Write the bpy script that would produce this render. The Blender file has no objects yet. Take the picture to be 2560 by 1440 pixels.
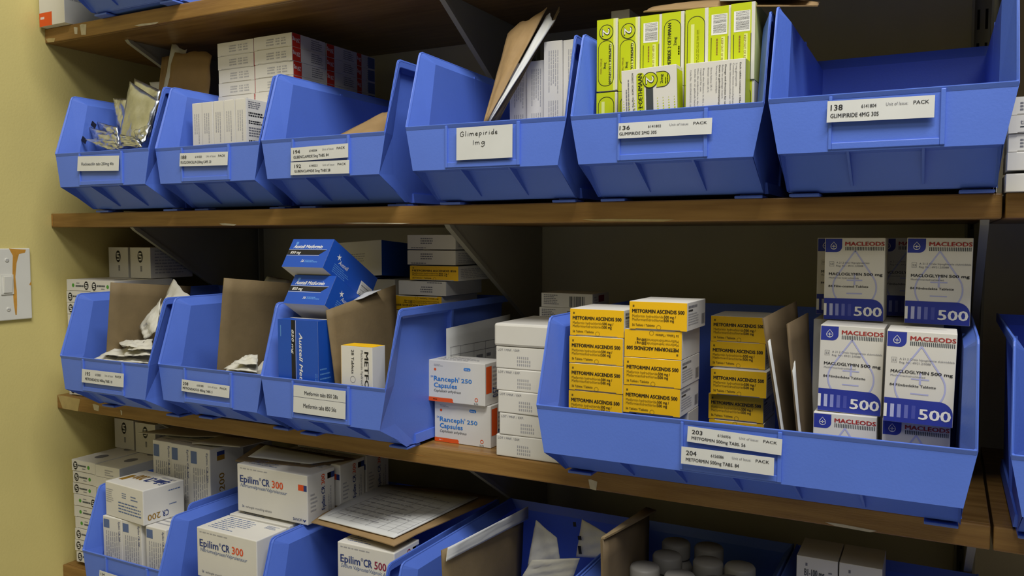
import bpy, bmesh, math, random
from mathutils import Vector, Matrix
R = random.Random(7)
PI = math.pi
SC = bpy.context.scene
COL = SC.collection

# ------------------------------------------------------------------ camera
CAM = Vector((1.35369775, -0.885273794, -0.0412080921))
YAW, PITCH, FPX = 0.483985, 0.060747, 2064.144
cam = bpy.data.cameras.new('camera'); cam.sensor_width = 36.0
cam.lens = FPX / 2560 * 36; cam.clip_start = 0.01
camo = bpy.data.objects.new('camera', cam); COL.objects.link(camo)
camo.location = CAM; camo.rotation_euler = (PI / 2 - PITCH, 0, YAW)
SC.camera = camo
# ------------------------------------------------------------------ light
w = bpy.data.worlds.new('world'); SC.world = w; w.use_nodes = True
bg = w.node_tree.nodes['Background']
bg.inputs[0].default_value = (0.98, 1.0, 0.96, 1); bg.inputs[1].default_value = 0.085
def area(name, loc, aim, sx, sy, power, col):
    l = bpy.data.lights.new(name, 'AREA'); l.shape = 'RECTANGLE'; l.size = sx; l.size_y = sy
    l.energy = power; l.color = col
    o = bpy.data.objects.new(name, l); COL.objects.link(o); o.location = loc
    o.rotation_euler = (Vector(aim) - Vector(loc)).to_track_quat('-Z', 'Y').to_euler()
area('ceiling_tube_light', (1.6, -1.0, 1.8), (0.8, 0.1, -0.1), 1.5, 0.2, 53, (1.0, 0.985, 0.965))
area('far_tube_light', (2.1, -1.9, 1.35), (0.7, 0.1, -0.1), 1.2, 0.3, 8, (1.0, 0.985, 0.965))
VS = SC.view_settings
VS.view_transform = 'Standard'; VS.look = 'None'; VS.gamma = 1; VS.use_curve_mapping = False
VS.exposure = 0.0

# ------------------------------------------------------------------ helpers
_f = Vector((-math.sin(YAW) * math.cos(PITCH), math.cos(YAW) * math.cos(PITCH), -math.sin(PITCH)))
_r = Vector((math.cos(YAW), math.sin(YAW), 0)); _u = _r.cross(_f)
def ray(px, py): return (px - 1280) / FPX * _r - (py - 720) / FPX * _u + _f
def spot(px, py, y):                 # the point at depth y seen at a pixel of the photograph
    d = ray(px, py); return CAM + d * ((y - CAM.y) / d.y)
def spotz(px, py, z):
    d = ray(px, py); return CAM + d * ((z - CAM.z) / d.z)

def s2l(h):
    h = h.lstrip('#'); o = []
    for i in (0, 2, 4):
        c = int(h[i:i + 2], 16) / 255; o.append(c / 12.92 if c < .04045 else ((c + .055) / 1.055) ** 2.4)
    return (*o, 1)
MATS = {}
def mat(name, hexc, rough=.6, metal=0, spec=.4, noise=0, nscale=40, bump=0, bscale=200, stretch=None, hex2=None):
    m = bpy.data.materials.new(name); m.use_nodes = True; nt = m.node_tree; b = nt.nodes['Principled BSDF']
    b.inputs['Base Color'].default_value = s2l(hexc); b.inputs['Roughness'].default_value = rough
    b.inputs['Metallic'].default_value = metal; b.inputs['Specular IOR Level'].default_value = spec
    tc = nt.nodes.new('ShaderNodeTexCoord'); mp = nt.nodes.new('ShaderNodeMapping')
    nt.links.new(tc.outputs['Object'], mp.inputs[0])
    if stretch: mp.inputs['Scale'].default_value = stretch
    if noise or hex2:
        n = nt.nodes.new('ShaderNodeTexNoise'); n.inputs['Scale'].default_value = nscale; n.inputs['Detail'].default_value = 5
        nt.links.new(mp.outputs[0], n.inputs['Vector'])
        cr = nt.nodes.new('ShaderNodeValToRGB'); c = s2l(hexc); c2 = s2l(hex2) if hex2 else tuple(x * (1 - noise) for x in c[:3]) + (1,)
        cr.color_ramp.elements[0].color = c2; cr.color_ramp.elements[1].color = c
        cr.color_ramp.elements[0].position = .3; cr.color_ramp.elements[1].position = .7
        nt.links.new(n.outputs['Fac'], cr.inputs[0]); nt.links.new(cr.outputs[0], b.inputs['Base Color'])
    if bump:
        n2 = nt.nodes.new('ShaderNodeTexNoise'); n2.inputs['Scale'].default_value = bscale; n2.inputs['Detail'].default_value = 4
        nt.links.new(mp.outputs[0], n2.inputs['Vector'])
        bn = nt.nodes.new('ShaderNodeBump'); bn.inputs['Strength'].default_value = bump; bn.inputs['Distance'].default_value = .002
        nt.links.new(n2.outputs['Fac'], bn.inputs['Height']); nt.links.new(bn.outputs[0], b.inputs['Normal'])
    MATS[name] = m; return m
mat('wall_paint', '#d2c37b', .75, noise=.06, nscale=9, bump=.14, bscale=260)
mat('back_paint', '#cbc4a4', .8, noise=.12, nscale=6, bump=.25, bscale=160)
mat('wood', '#94703c', .32, hex2='#735226', nscale=7, stretch=(1.2, 14, 26), bump=.08, bscale=30)
mat('wood_edge', '#9c7740', .4, hex2='#7c592c', nscale=5, stretch=(1.5, 10, 22), bump=.12, bscale=40)
mat('wood_pale', '#b98a4a', .45, hex2='#95652f', nscale=5, stretch=(1.5, 10, 22))
mat('tape', '#b8a36c', .5, noise=.2, nscale=60)
mat('chip', '#cfc6b0', .7, noise=.2, nscale=90)
mat('steel_paint', '#9f9c8a', .55, noise=.1, nscale=12)
mat('floor_vinyl', '#dedacf', .6, noise=.08, nscale=8)
mat('slot_dark', '#15140f', .8)
mat('bin_blue', '#5a7bdb', .42, spec=.45, noise=.07, nscale=14, bump=.06, bscale=420)
mat('paper', '#d2d3cf', .7, noise=.05, nscale=30)
mat('card_white', '#dcd9d0', .55, noise=.04, nscale=25)
mat('card_grey', '#b9b5a9', .6, noise=.06, nscale=25)
mat('yellow', '#f7c216', .5, noise=.05, nscale=25)
mat('lime', '#c3d016', .45, noise=.05, nscale=25)
mat('lime_pale', '#dfe58d', .45)
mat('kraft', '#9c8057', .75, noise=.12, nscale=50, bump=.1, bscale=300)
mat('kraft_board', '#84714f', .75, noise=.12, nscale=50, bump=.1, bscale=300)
mat('kraft_shaded', '#6e5d43', .75, noise=.12, nscale=50)  # darker copy of kraft, with the shade inside the bins in its colour
mat('a_blue', '#1c52b8', .4, noise=.05, nscale=25)
mat('foil', '#cdd2da', .33, metal=1, noise=.2, nscale=30, bump=.5, bscale=55)
mat('foil_tab', '#19191b', .4)
mat('pouch_paper', '#d9d6c8', .6, noise=.1, nscale=40, bump=.2, bscale=90)
mat('clear_film', '#b9bab5', .2, spec=.6)
mat('switch_white', '#d8d6ca', .35, noise=.04, nscale=30)
mat('rust', '#d0963a', .6, noise=.3, nscale=60)
mat('bottle_shaded', '#8f8b82', .5)  # white bottle plastic greyed: the dimness of the bin is in the colour
for n, c in dict(ink='#1b1b1e', ink_grey='#76767c', ink_pale='#a5a4a6', navy='#2c3590', red='#a8302c', bright_red='#cf3222',
                 orange='#e2571c', mac_blue='#2d3a9a', lav='#b0b3da', fade1='#b9bde0', fade2='#8f96cf', fade3='#6971bb', fade4='#4a53a9',
                 white_ink='#ecebe6', sky='#2f7fd0', e_navy='#273a78', e_ora='#e0521f', gold='#96701f', maroon='#8c2346', green='#4f9a38',
                 dark_grey='#3d4347', hand='#232325', dull_blue='#5b6f9a', y_grey='#6d5a1a', paleline='#d2cdbd', light_blue='#5d93d8', brown='#8a6a2a').items():
    mat(n, c, .55)

class MB:
    def __init__(s): s.bm = bmesh.new(); s.m = []
    def si(s, n):
        if n not in s.m: s.m.append(n)
        return s.m.index(n)
    def poly(s, pts, m):
        try: f = s.bm.faces.new([s.bm.verts.new(p) for p in pts])
        except ValueError: return
        f.material_index = s.si(m); return f
    def box(s, x0, x1, y0, y1, z0, z1, m, bev=0):
        v = [s.bm.verts.new((x, y, z)) for x in (x0, x1) for y in (y0, y1) for z in (z0, z1)]
        fs = [s.bm.faces.new([v[i] for i in q]) for q in ((0, 1, 3, 2), (4, 6, 7, 5), (0, 4, 5, 1), (2, 3, 7, 6), (0, 2, 6, 4), (1, 5, 7, 3))]
        k = s.si(m)
        for f in fs: f.material_index = k
        if bev:
            es = list({e for f in fs for e in f.edges})
            r = bmesh.ops.bevel(s.bm, geom=es, offset=bev, segments=2, affect='EDGES', profile=.5)
            for f in r['faces']: f.material_index = k
    def loft(s, rings, m, closed=True, caps=True, smooth=False):
        k = s.si(m); vs = [[s.bm.verts.new(p) for p in r] for r in rings]; n = len(rings[0])
        for a, b in zip(vs, vs[1:]):
            for i in range(n if closed else n - 1):
                j = (i + 1) % n; f = s.bm.faces.new((a[i], a[j], b[j], b[i])); f.material_index = k; f.smooth = smooth
        if caps:
            for r in (vs[0][::-1], vs[-1]):
                f = s.bm.faces.new(r); f.material_index = k
    def lathe(s, prof, m, seg=28, c=(0, 0)):
        s.loft([[(c[0] + r * math.cos(2 * PI * i / seg), c[1] + r * math.sin(2 * PI * i / seg), z) for i in range(seg)] for r, z in prof], m, smooth=True)
    def prism(s, pts, ax, a, b, m):      # polygon pts extruded along axis ax from a to b
        def mk(p, t):
            q = list(p); q.insert(ax, t); return q
        s.loft([[mk(p, a) for p in pts], [mk(p, b) for p in pts]], m)
    def build(s, name, parent=None, recalc=False):
        if recalc: bmesh.ops.recalc_face_normals(s.bm, faces=s.bm.faces)
        me = bpy.data.meshes.new(name); s.bm.to_mesh(me); s.bm.free()
        for n in s.m: me.materials.append(MATS[n])
        o = bpy.data.objects.new(name, me); COL.objects.link(o)
        if parent: o.parent = parent
        return o

_tc = {}
def glyphs(t, ital):
    k = (t, ital)
    if k not in _tc:
        cu = bpy.data.curves.new('t', 'FONT'); cu.body = t; cu.resolution_u = 2; cu.shear = .25 if ital else 0
        o = bpy.data.objects.new('t', cu); me = bpy.data.meshes.new_from_object(o)
        v = [(p.co.x, p.co.y) for p in me.vertices]; f = [tuple(q.vertices) for q in me.polygons]
        x0 = min((p[0] for p in v), default=0); x1 = max((p[0] for p in v), default=1)
        _tc[k] = ([(a - x0, b) for a, b in v], f, x1 - x0)
        bpy.data.objects.remove(o); bpy.data.curves.remove(cu); bpy.data.meshes.remove(me)
    return _tc[k]

class Face:
    """a flat side to print on: fractions of its width and height, y measured from its top"""
    def __init__(s, mb, o, u, v, n, W, H): s.mb = mb; s.o = Vector(o); s.u = Vector(u); s.v = Vector(v); s.n = Vector(n); s.W = W; s.H = H
    def p(s, x, y, l=1): return s.o + s.u * (x * s.W) + s.v * ((1 - y) * s.H) + s.n * (.00011 * l)
    def cw(s): return Face(s.mb, s.o + s.v * s.H, -s.v, s.u, s.n, s.H, s.W)
    def ccw(s): return Face(s.mb, s.o + s.u * s.W, s.v, -s.u, s.n, s.H, s.W)
    def flip(s): return Face(s.mb, s.o + s.u * s.W + s.v * s.H, -s.u, -s.v, s.n, s.W, s.H)
    def rect(s, x0, y0, x1, y1, m, l=1): s.mb.poly([s.p(x0, y1, l), s.p(x1, y1, l), s.p(x1, y0, l), s.p(x0, y0, l)], m)
    def poly(s, pts, m, l=1): s.mb.poly([s.p(x, y, l) for x, y in pts], m)
    def text(s, t, x0, yb, cap, x1=None, m='ink', bold=0, ital=False, l=3):
        v, f, nw = glyphs(t, ital); k = cap * s.H / .72; kx = k if x1 is None else (x1 - x0) * s.W / nw
        mi = s.mb.si(m); e = .014 * bold * k
        for q_, (dx, dy) in enumerate(((0, 0),) if not bold else ((-e, 0), (e, 0)) if bold < 1.5 else ((-e, -e * .35), (0, e * .35), (e, -e * .35))):   # heavier type: overlaid strokes
            o = s.p(x0, yb, l + .3 * q_) + s.u * dx + s.v * dy
            bv = [s.mb.bm.verts.new(o + s.u * (a * kx) + s.v * (b * k)) for a, b in v]
            for q in f:
                try: fc = s.mb.bm.faces.new([bv[i] for i in q]); fc.material_index = mi
                except ValueError: pass
    def fine(s, x0, y0, x1, y1, n, m='ink_grey', fill=.5, seed=1):       # rows of print too small to read
        r = random.Random(seed); dh = (y1 - y0) / n
        for i in range(n):
            x = x0; e = x0 + (x1 - x0) * r.uniform(.55, 1)
            while x < e:
                wd = min((x1 - x0) * r.uniform(.04, .14), e - x)
                s.rect(x, y0 + dh * i, x + wd, y0 + dh * (i + fill), m, 2); x += wd + (x1 - x0) * .022
    def arc(s, cx, cy, r, a0, a1, n=28): return [(cx + r * math.cos(a0 + (a1 - a0) * i / n) / s.W, cy - r * math.sin(a0 + (a1 - a0) * i / n) / s.H) for i in range(n + 1)]
    def disc(s, cx, cy, r, m, l=1, ex=1): s.poly([(cx + (x - cx) * ex, y) for x, y in s.arc(cx, cy, r, 0, 2 * PI)[:-1]], m, l)
    def line(s, pts, t, m, l=2, closed=False):                     # a stroke of thickness t metres
        q = [Vector((x * s.W, (1 - y) * s.H)) for x, y in pts]; n = len(q)
        L = []
        for i in range(n):
            a = q[i - 1] if (i or closed) else q[i]; b = q[(i + 1) % n] if (i < n - 1 or closed) else q[i]
            d = (b - a).normalized(); L.append(Vector((-d.y, d.x)) * t / 2)
        for i in range(n if closed else n - 1):
            j = (i + 1) % n
            P = [q[i] + L[i], q[i] - L[i], q[j] - L[j], q[j] + L[j]]
            s.mb.poly([s.o + s.u * a.x + s.v * a.y + s.n * (.00011 * l) for a in P], m)
    def rrect(s, x0, y0, x1, y1, r, n=6):
        o = []
        for cx, cy, a in ((x1 - r / s.W, y0 + r / s.H, 0), (x0 + r / s.W, y0 + r / s.H, PI / 2), (x0 + r / s.W, y1 - r / s.H, PI), (x1 - r / s.W, y1 - r / s.H, 1.5 * PI)):
            o += s.arc(cx, cy, r, a, a + PI / 2, n)
        return o
    def bars(s, x0, y0, x1, y1, m='ink', seed=3, n=26):
        r = random.Random(seed); ws = [r.choice((1, 2, 2, 3)) if i % 2 == 0 else r.choice((1, 1, 2)) for i in range(2 * n)]; k = (x1 - x0) / sum(ws); x = x0
        for i, a in enumerate(ws):
            if i % 2 == 0: s.rect(x, y0, x + a * k, y1, m, 2)
            x += a * k

def tag(o, label=None, cat=None, group=None, kind=None):
    if label: o['label'] = label
    if cat: o['category'] = cat
    if group: o['group'] = group
    if kind: o['kind'] = kind
    return o
def empty(name, loc=(0, 0, 0), rot=(0, 0, 0)):
    o = bpy.data.objects.new(name, None); COL.objects.link(o); o.location = loc; o.rotation_euler = rot; o.empty_display_size = .02; return o
def kids(o): return [c for c in bpy.data.objects if c.parent == o]
def dup(o, parent=None):
    c = o.copy(); COL.objects.link(c); c.parent = parent
    for k in ('group',):
        if k in c and not parent: del c[k]
    for ch in kids(o): dup(ch, c)
    return c
ORD = ['topmost', 'second from the top', 'third from the top', 'fourth from the top', 'fifth from the top', 'sixth from the top', 'seventh from the top', 'eighth from the top', 'ninth from the top', 'tenth from the top', 'eleventh from the top', 'twelfth from the top']

# ------------------------------------------------------------------ the setting
ZA, ZB, ZC, ZD = .309, 0.0, -.3121, -.612
TH, LEN, DEP = .0236, 1.398, .335
XR = 2.25
m = MB(); m.box(-.10, 0, -3.4, DEP + .1, -1.25, 1.5, 'wall_paint'); tag(m.build('wall_left'), kind='structure')
m = MB(); m.box(0, XR, DEP, DEP + .1, -1.25, 1.5, 'back_paint'); tag(m.build('wall_back'), kind='structure')
m = MB(); m.box(-.1, XR + 1.5, -3.4, DEP + .1, -1.35, -1.25, 'floor_vinyl'); tag(m.build('floor'), kind='structure')

def board(x0, x1, z, label, marks=(), pale=None):
    r = empty('shelf_board', (x0, 0, z)); tag(r, label, 'shelf', 'wooden shelf boards')
    m = MB(); m.box(0, x1 - x0, .006, DEP - .001, -TH, 0, 'wood', .001); m.build('board', r)
    m = MB(); m.box(0, x1 - x0, -.0005, .006, -TH, 0, 'wood_edge', .0015)
    F = Face(m, (0, -.0005, -TH), (1, 0, 0), (0, 0, 1), (0, -1, 0), x1 - x0, TH)
    for a, b, c, d, mt in marks:
        F.poly([(a, b), (a + (c - a) * .3, b - .02), (c, b + .05), (c - (c - a) * .12, d), (a + (c - a) * .2, d - .04)], mt, 2)
    m.build('front_edge', r)
    return r
L_ = LEN
board(0, L_, ZA, 'brown wooden shelf board at the top, its underside seen from below',
      [(.055, .25, .062, .75, 'chip'), (.066, .15, .078, .9, 'chip'), (.002, .7, .02, 1, 'tape'), (.16, .85, .2, 1, 'chip')])
board(0, L_, ZB, 'brown wooden shelf board under the upper row of blue bins',
      [(.001, .1, .004, .9, 'wood_pale'), (.285, .86, .31, 1, 'chip'), (.45, .9, .53, .99, 'chip'), (.7, .85, .78, .99, 'tape')])
board(0, L_, ZC, 'brown wooden shelf board under the wide blue bin and yellow packs',
      [(.002, .02, .045, .98, 'tape'), (.068, .3, .08, .75, 'chip'), (.118, .45, .121, .8, 'chip'), (.708, .5, .716, 1, 'chip'), (.895, .85, .93, 1, 'chip'), (.52, .5, .55, .56, 'wood_pale')])
board(0, L_, ZD, 'brown wooden shelf board at the bottom left edge below the lowest bins', [])
board(L_ + .0025, XR, ZB, 'paler wooden shelf board beyond the joint under the grey-white packs at the right edge')
board(L_ + .0025, XR, ZC, 'wooden shelf board beyond the joint at lower right under the cut-off blue bin')
board(L_ + .0025, XR, ZD, 'wooden shelf board beyond the joint at the bottom right corner')
board(L_ + .0025, XR, ZA, 'wooden shelf board beyond the joint at the top right')

def bracket(x, z, label, lo=.19):
    r = empty('shelf_bracket', (x, .33, z)); tag(r, label, 'bracket', 'steel shelf brackets')
    m = MB(); m.prism([(.055 - .33, -TH - .0002), (.004, -TH - .0002), (.004, -lo), (-.012, -lo)], 0, -.0015, .0015, 'steel_paint'); m.build('gusset_plate', r)
    m = MB(); m.prism([(.055 - .33, -TH - .0002), (-.012, -lo), (-.012, -lo - .005), (.050 - .33, -TH - .0052), (.045 - .33, -TH - .0002)], 0, -.004, .004, 'steel_paint'); m.build('edge_flange', r)
for i, x in enumerate((.145, .752, 1.386)):
    r = empty('shelf_upright', (x + .0, DEP, -.9)); tag(r, ('slotted steel upright on the back wall near the left corner', 'slotted steel upright on the back wall behind the middle of the shelves', 'slotted steel upright on the back wall at the shelf joint')[i], 'upright', 'slotted wall uprights')
    m = MB(); m.box(-.012, .012, -.003, -.0002, 0, 1.9, 'steel_paint'); m.box(-.012, -.009, -.012, -.003, 0, 1.9, 'steel_paint'); m.box(.009, .012, -.012, -.003, 0, 1.9, 'steel_paint')
    for k in range(44): m.box(-.006, -.003, -.0034, -.0028, .03 + k * .042, .055 + k * .042, 'slot_dark'); m.box(.003, .006, -.0034, -.0028, .03 + k * .042, .055 + k * .042, 'slot_dark')
    m.build('rail', r)
    nm = ('near the left wall', 'at mid length', 'at the joint')[i]
    bracket((.145, .752, 1.4075)[i], ZA, f'triangular grey steel bracket {nm} under the top shelf', (.142, .19, .19)[i])
    bracket((.145, .767, 1.386)[i], ZB, f'triangular grey steel bracket {nm} under the upper bin row')
    bracket((.145, .777, 1.386)[i], ZC, f'triangular grey steel bracket {nm} under the yellow pack shelf')

# light switch on the left wall
r = empty('light_switch', (0, -.0788, -.117)); tag(r, 'white light switch plate with an orange drip on the yellow wall', 'light switch')
m = MB(); m.box(0, .006, -.0365, .0365, -.0585, .0585, 'switch_white', .0015)
F = Face(m, (.006, -.0365, -.0585), (0, 1, 0), (0, 0, 1), (1, 0, 0), .073, .117)
F.poly([(.52, .0), (.9, .02), (.88, .06), (.74, .08), (.68, .2), (.64, .4), (.66, .6), (.655, .8), (.64, .93), (.61, .93), (.58, .75), (.57, .5), (.585, .25), (.6, .1)], 'rust')
F.poly([(.97, .49), (1, .47), (1, .53), (.95, .52)], 'rust')
plate = m.build('plate', r)
m = MB(); m.prism([(-.014, -.016), (.006, -.016), (.006, .016), (-.014, .016)], 0, .006, .0078, 'switch_white'); frame = m.build('rocker_frame', r)
m = MB(); m.loft([[(.0078, -.011, -.0135), (.0078, .003, -.0135), (.0078, .003, .0135), (.0078, -.011, .0135)], [(.0095, -.0105, -.013), (.0095, .0025, -.013), (.012, .0025, .013), (.012, -.0105, .013)]], 'switch_white'); m.build('rocker', frame)
for z in (.04, -.04):
    m = MB(); m.loft([[(x, -.003 + rr * math.cos(a * PI / 8), z + rr * math.sin(a * PI / 8)) for a in range(16)] for x, rr in ((.006, .0032), (.0072, .0032), (.0076, .0025))], 'switch_white')
    m.box(.0075, .0078, -.0055, -.0005, z - .0004, z + .0004, 'ink_grey'); m.build('screw', plate)

# ------------------------------------------------------------------ blue bins
def make_bin(dw, fins, label_half, loc, yaw, label, group):
    root = empty('storage_bin', loc, (0, 0, yaw)); tag(root, label, 'bin', group)
    LIP, PAN, BAS, TOP, MT, MB_ = .0995 + dw, .0906 + dw, .0915 + dw, .0990 + dw, .0895 + dw, .0875 + dw
    z0, z1, z2, z3, D = .005, .0389, .0885, .1825, .310
    mx = lambda z: MB_ + (MT - MB_) * (z - z0) / (z3 - z0)
    b = MB(); V = {}
    def v(k, *p):
        V[k] = b.bm.verts.new(p)
    for s, t in ((-1, 'l'), (1, 'r')):
        v('F0' + t, s * BAS, .055, z0); v('F1' + t, s * PAN, 0, z1); v('F2' + t, s * LIP, 0, z2); v('F3' + t, s * TOP, .0276, z3 - .006); v('G3' + t, s * TOP, .0300, z3 - .0018); v('H3' + t, s * TOP, .0352, z3); v('T' + t, s * TOP, D, z3)
        v('I0' + t, s * mx(z0), .080, z0); v('I1' + t, s * mx(z1), .032, z1); v('I2' + t, s * mx(z2), .030, z2); v('I3' + t, s * mx(z3 - .012), .049, z3 - .012)
        v('I4' + t, s * mx(z3 - .012), D - .004, z3 - .012); v('B0' + t, s * mx(z0), D - .012, z0)
        v('P1' + t, s * (PAN - .0005), .023, z1); v('Q0' + t, s * (BAS - .001), .0635, z0)
    def f(*ks):
        fc = b.bm.faces.new([V[k] for k in ks]); fc.material_index = b.si('bin_blue')
    for t in 'lr':
        f('I0' + t, 'I1' + t, 'I2' + t, 'I3' + t, 'I4' + t, 'B0' + t); f('F2' + t, 'F3' + t, 'I3' + t, 'I2' + t); f('F1' + t, 'F2' + t, 'I2' + t, 'I1' + t)
        f('F0' + t, 'F1' + t, 'I1' + t, 'I0' + t); f('F3' + t, 'G3' + t, 'H3' + t, 'I3' + t); f('H3' + t, 'T' + t, 'I4' + t, 'I3' + t); f('F0' + t, 'F1' + t, 'P1' + t, 'Q0' + t)
        f('F0' + t, 'Q0' + t, 'I0' + t)
    f('F1l', 'F1r', 'F2r', 'F2l'); f('F1l', 'F1r', 'P1r', 'P1l'); f('P1l', 'P1r', 'Q0r', 'Q0l')
    f('Q0l', 'Q0r', 'I0r', 'B0r', 'B0l', 'I0l'); f('B0l', 'B0r', 'I4r', 'I4l'); f('I4l', 'I4r', 'Tr', 'Tl')
    bmesh.ops.recalc_face_normals(b.bm, faces=b.bm.faces)
    if sum(fc.calc_center_median().dot(Vector((0, 0, 1))) * 0 + (1 if fc.normal.z > .5 else 0) for fc in b.bm.faces if abs(fc.calc_center_median().z - z0) < 1e-4): bmesh.ops.reverse_faces(b.bm, faces=b.bm.faces)
    tub = o = b.build('tub', root)
    md = o.modifiers.new('thickness', 'SOLIDIFY'); md.thickness = .0024; md.offset = -1
    md = o.modifiers.new('round', 'BEVEL'); md.width = .0016; md.segments = 2; md.limit_method = 'ANGLE'; md.angle_limit = .5
    # rim: a flange swept round the opening
    rings = []
    for s, path in ((-1, 'THGFL'), (1, 'LFGHT')):
        for k in path:
            if k == 'T': P = Vector((s * TOP, D, z3)); a = Vector((s * .0018, 0, 0)); c = Vector((0, 0, -.009))
            if k == 'H': P = Vector((s * TOP, .0352, z3)); a = Vector((s * .0018, 0, 0)); c = Vector((0, .003, -.009))
            if k == 'G': P = Vector((s * TOP, .0300, z3 - .0018)); a = Vector((s * .0018, -.0006, 0)); c = Vector((0, .006, -.0075))
            if k == 'F': P = Vector((s * TOP, .0276, z3 - .006)); a = Vector((s * .0018, -.001, 0)); c = Vector((0, .0065, -.004))
            if k == 'L': P = Vector((s * LIP, 0, z2)); a = Vector((s * .0018, -.0025, 0)); c = Vector((0, .002, -.0042))
            rings.append([P - a * .3 + Vector((0, 0, .0012)), P + a + Vector((0, 0, .0012)), P + a + c, P - a * .3 + c])
    b = MB(); b.loft(rings, 'bin_blue'); o = b.build('rim', root, True)
    md = o.modifiers.new('round', 'BEVEL'); md.width = .0009; md.segments = 2; md.limit_method = 'ANGLE'; md.angle_limit = .5
    for s in (-1, 1):                                              # upright stiffener on each outer side
        b = MB(); xa = mx(z3 - .014); xb = mx(z0 + .012)
        b.loft([[(s * xb, .152, z0 + .012), (s * (xb + .004), .152, z0 + .012), (s * (xb + .004), .157, z0 + .012), (s * xb, .157, z0 + .012)],
                [(s * xa, .152, z3 - .009), (s * (TOP), .152, z3 - .009), (s * (TOP), .157, z3 - .009), (s * xa, .157, z3 - .009)]], 'bin_blue')
        b.loft([[(s * (mx(z0) - .0005), .075, z0), (s * (mx(z0) + .0055), .075, z0), (s * (mx(z0) + .004), .075, z0 + .012), (s * (mx(z0) - .0005), .075, z0 + .012)],
                [(s * (mx(z0) - .0005), D - .02, z0), (s * (mx(z0) + .0055), D - .02, z0), (s * (mx(z0) + .004), D - .02, z0 + .012), (s * (mx(z0) - .0005), D - .02, z0 + .012)]], 'bin_blue')
        b.build('side_stiffener', tub, True)
    for x in fins:
        b = MB(); b.prism([(.0006, z1 - .0002), (.0235, z1 - .0002), (.0600, z0 + .004), (.0545, z0 + .004)], 0, x - .0011, x + .0011, 'bin_blue'); b.build('rib', tub, True)
    b = MB(); lh = label_half
    b.box(-lh, -lh + .003, -.0028, .0002, z1 + .0004, z2 - .001, 'bin_blue'); b.box(lh - .004, lh, -.0032, .0002, z1 + .0004, z2 - .001, 'bin_blue')
    b.box(-lh + .003, lh - .004, -.0026, .0002, z1 + .0004, z1 + .0065, 'bin_blue')
    o = b.build('label_holder', root); md = o.modifiers.new('round', 'BEVEL'); md.width = .0006; md.segments = 2
    for sx in (-1, 1):
        for y in (.0585, D - .05):
            b = MB(); cx = sx * (BAS - .016); b.box(cx - .0145, cx + .0145, y, y + .03, 0, .0030, 'bin_blue', .0008); b.box(cx - .012, cx + .012, y + .016, y + .029, .0028, z0 + .0005, 'bin_blue'); b.build('foot', tub)
    return root
GB = 'blue plastic picking bins'
SPEC = [('B1', .2198, -.0615, ZB, .0457, 'blue bin of silver foil sachets at the left end of the upper row'),
        ('B2', .4245, -.0463, ZB, .0127, 'blue bin in the upper row holding five thin upright white packs'),
        ('B3', .6365, -.0496, ZB, .0069, 'blue bin in the upper row with two typed labels and kraft card inside'),
        ('B4', .8855, -.0663, ZB, .0458, 'blue bin with the handwritten white label in the upper row'),
        ('B5', 1.0930, -.0599, ZB, .0009, 'blue bin full of lime green packs in the upper row'),
        ('B6', 1.3022, -.0717, ZB, .0120, 'empty blue bin labelled 138 at the right end of the upper row'),
        ('C1', .2460, -.0870, ZC, -.0080, 'blue bin of white sachets nearest the left wall on the middle shelf'),
        ('C2', .4525, -.0758, ZC, -.0120, 'second blue bin from the left wall on the middle shelf, label reading 208'),
        ('C3', .6600, -.0834, ZC, -.0080, 'blue bin with tall blue pack and kraft divider beside the orange-cornered packs'),
        ('C5', 1.5080, -.0850, ZC, 0, 'cut-off blue bin at the right edge of the middle shelf'),
        ('D1', .2860, -.0870, ZD, 0, 'blue bin nearest the left wall on the lowest shelf, pack lying on top'),
        ('D2', .4835, -.1190, ZD, 0, 'blue bin of packs with orange 300 print on the lowest shelf'),
        ('D3', .6730, -.1190, ZD, 0, 'blue bin under the printed form on the lowest shelf'),
        ('D4', .8885, -.1230, ZD, 0, 'shaded blue bin with kraft divider right of the printed form'),
        ('D5', 1.0925, -.1200, ZD, 0, 'dark blue bin of white bottles under the wide bin'),
        ('D6', 1.2965, -.1200, ZD, 0, 'dark blue bin of B1 packs at lower right'),
        ('A1', .2379, -.0729, ZA, 0, 'blue bin on the top shelf, only its base in the picture')]
BIN = {}
for k, x, y, z, th, lb in SPEC:
    if not BIN: o = make_bin(0, (-.031, .031), .0475, (x, y, z), th, lb, GB)
    else:
        o = dup(BIN['B1']); o.location = (x, y, z); o.rotation_euler = (0, 0, th); o['label'] = lb; o['group'] = GB
    if k in ('D2', 'D3'): o.scale = (.93, 1, .96)
    BIN[k] = o
BIN['C4'] = make_bin(.1085, (-.118, -.059, 0, .059, .118), .049, (1.1724, -.083, ZC), -.0005, 'wide blue bin of yellow packs and blue-banded white packs on the middle shelf', GB)

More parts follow.
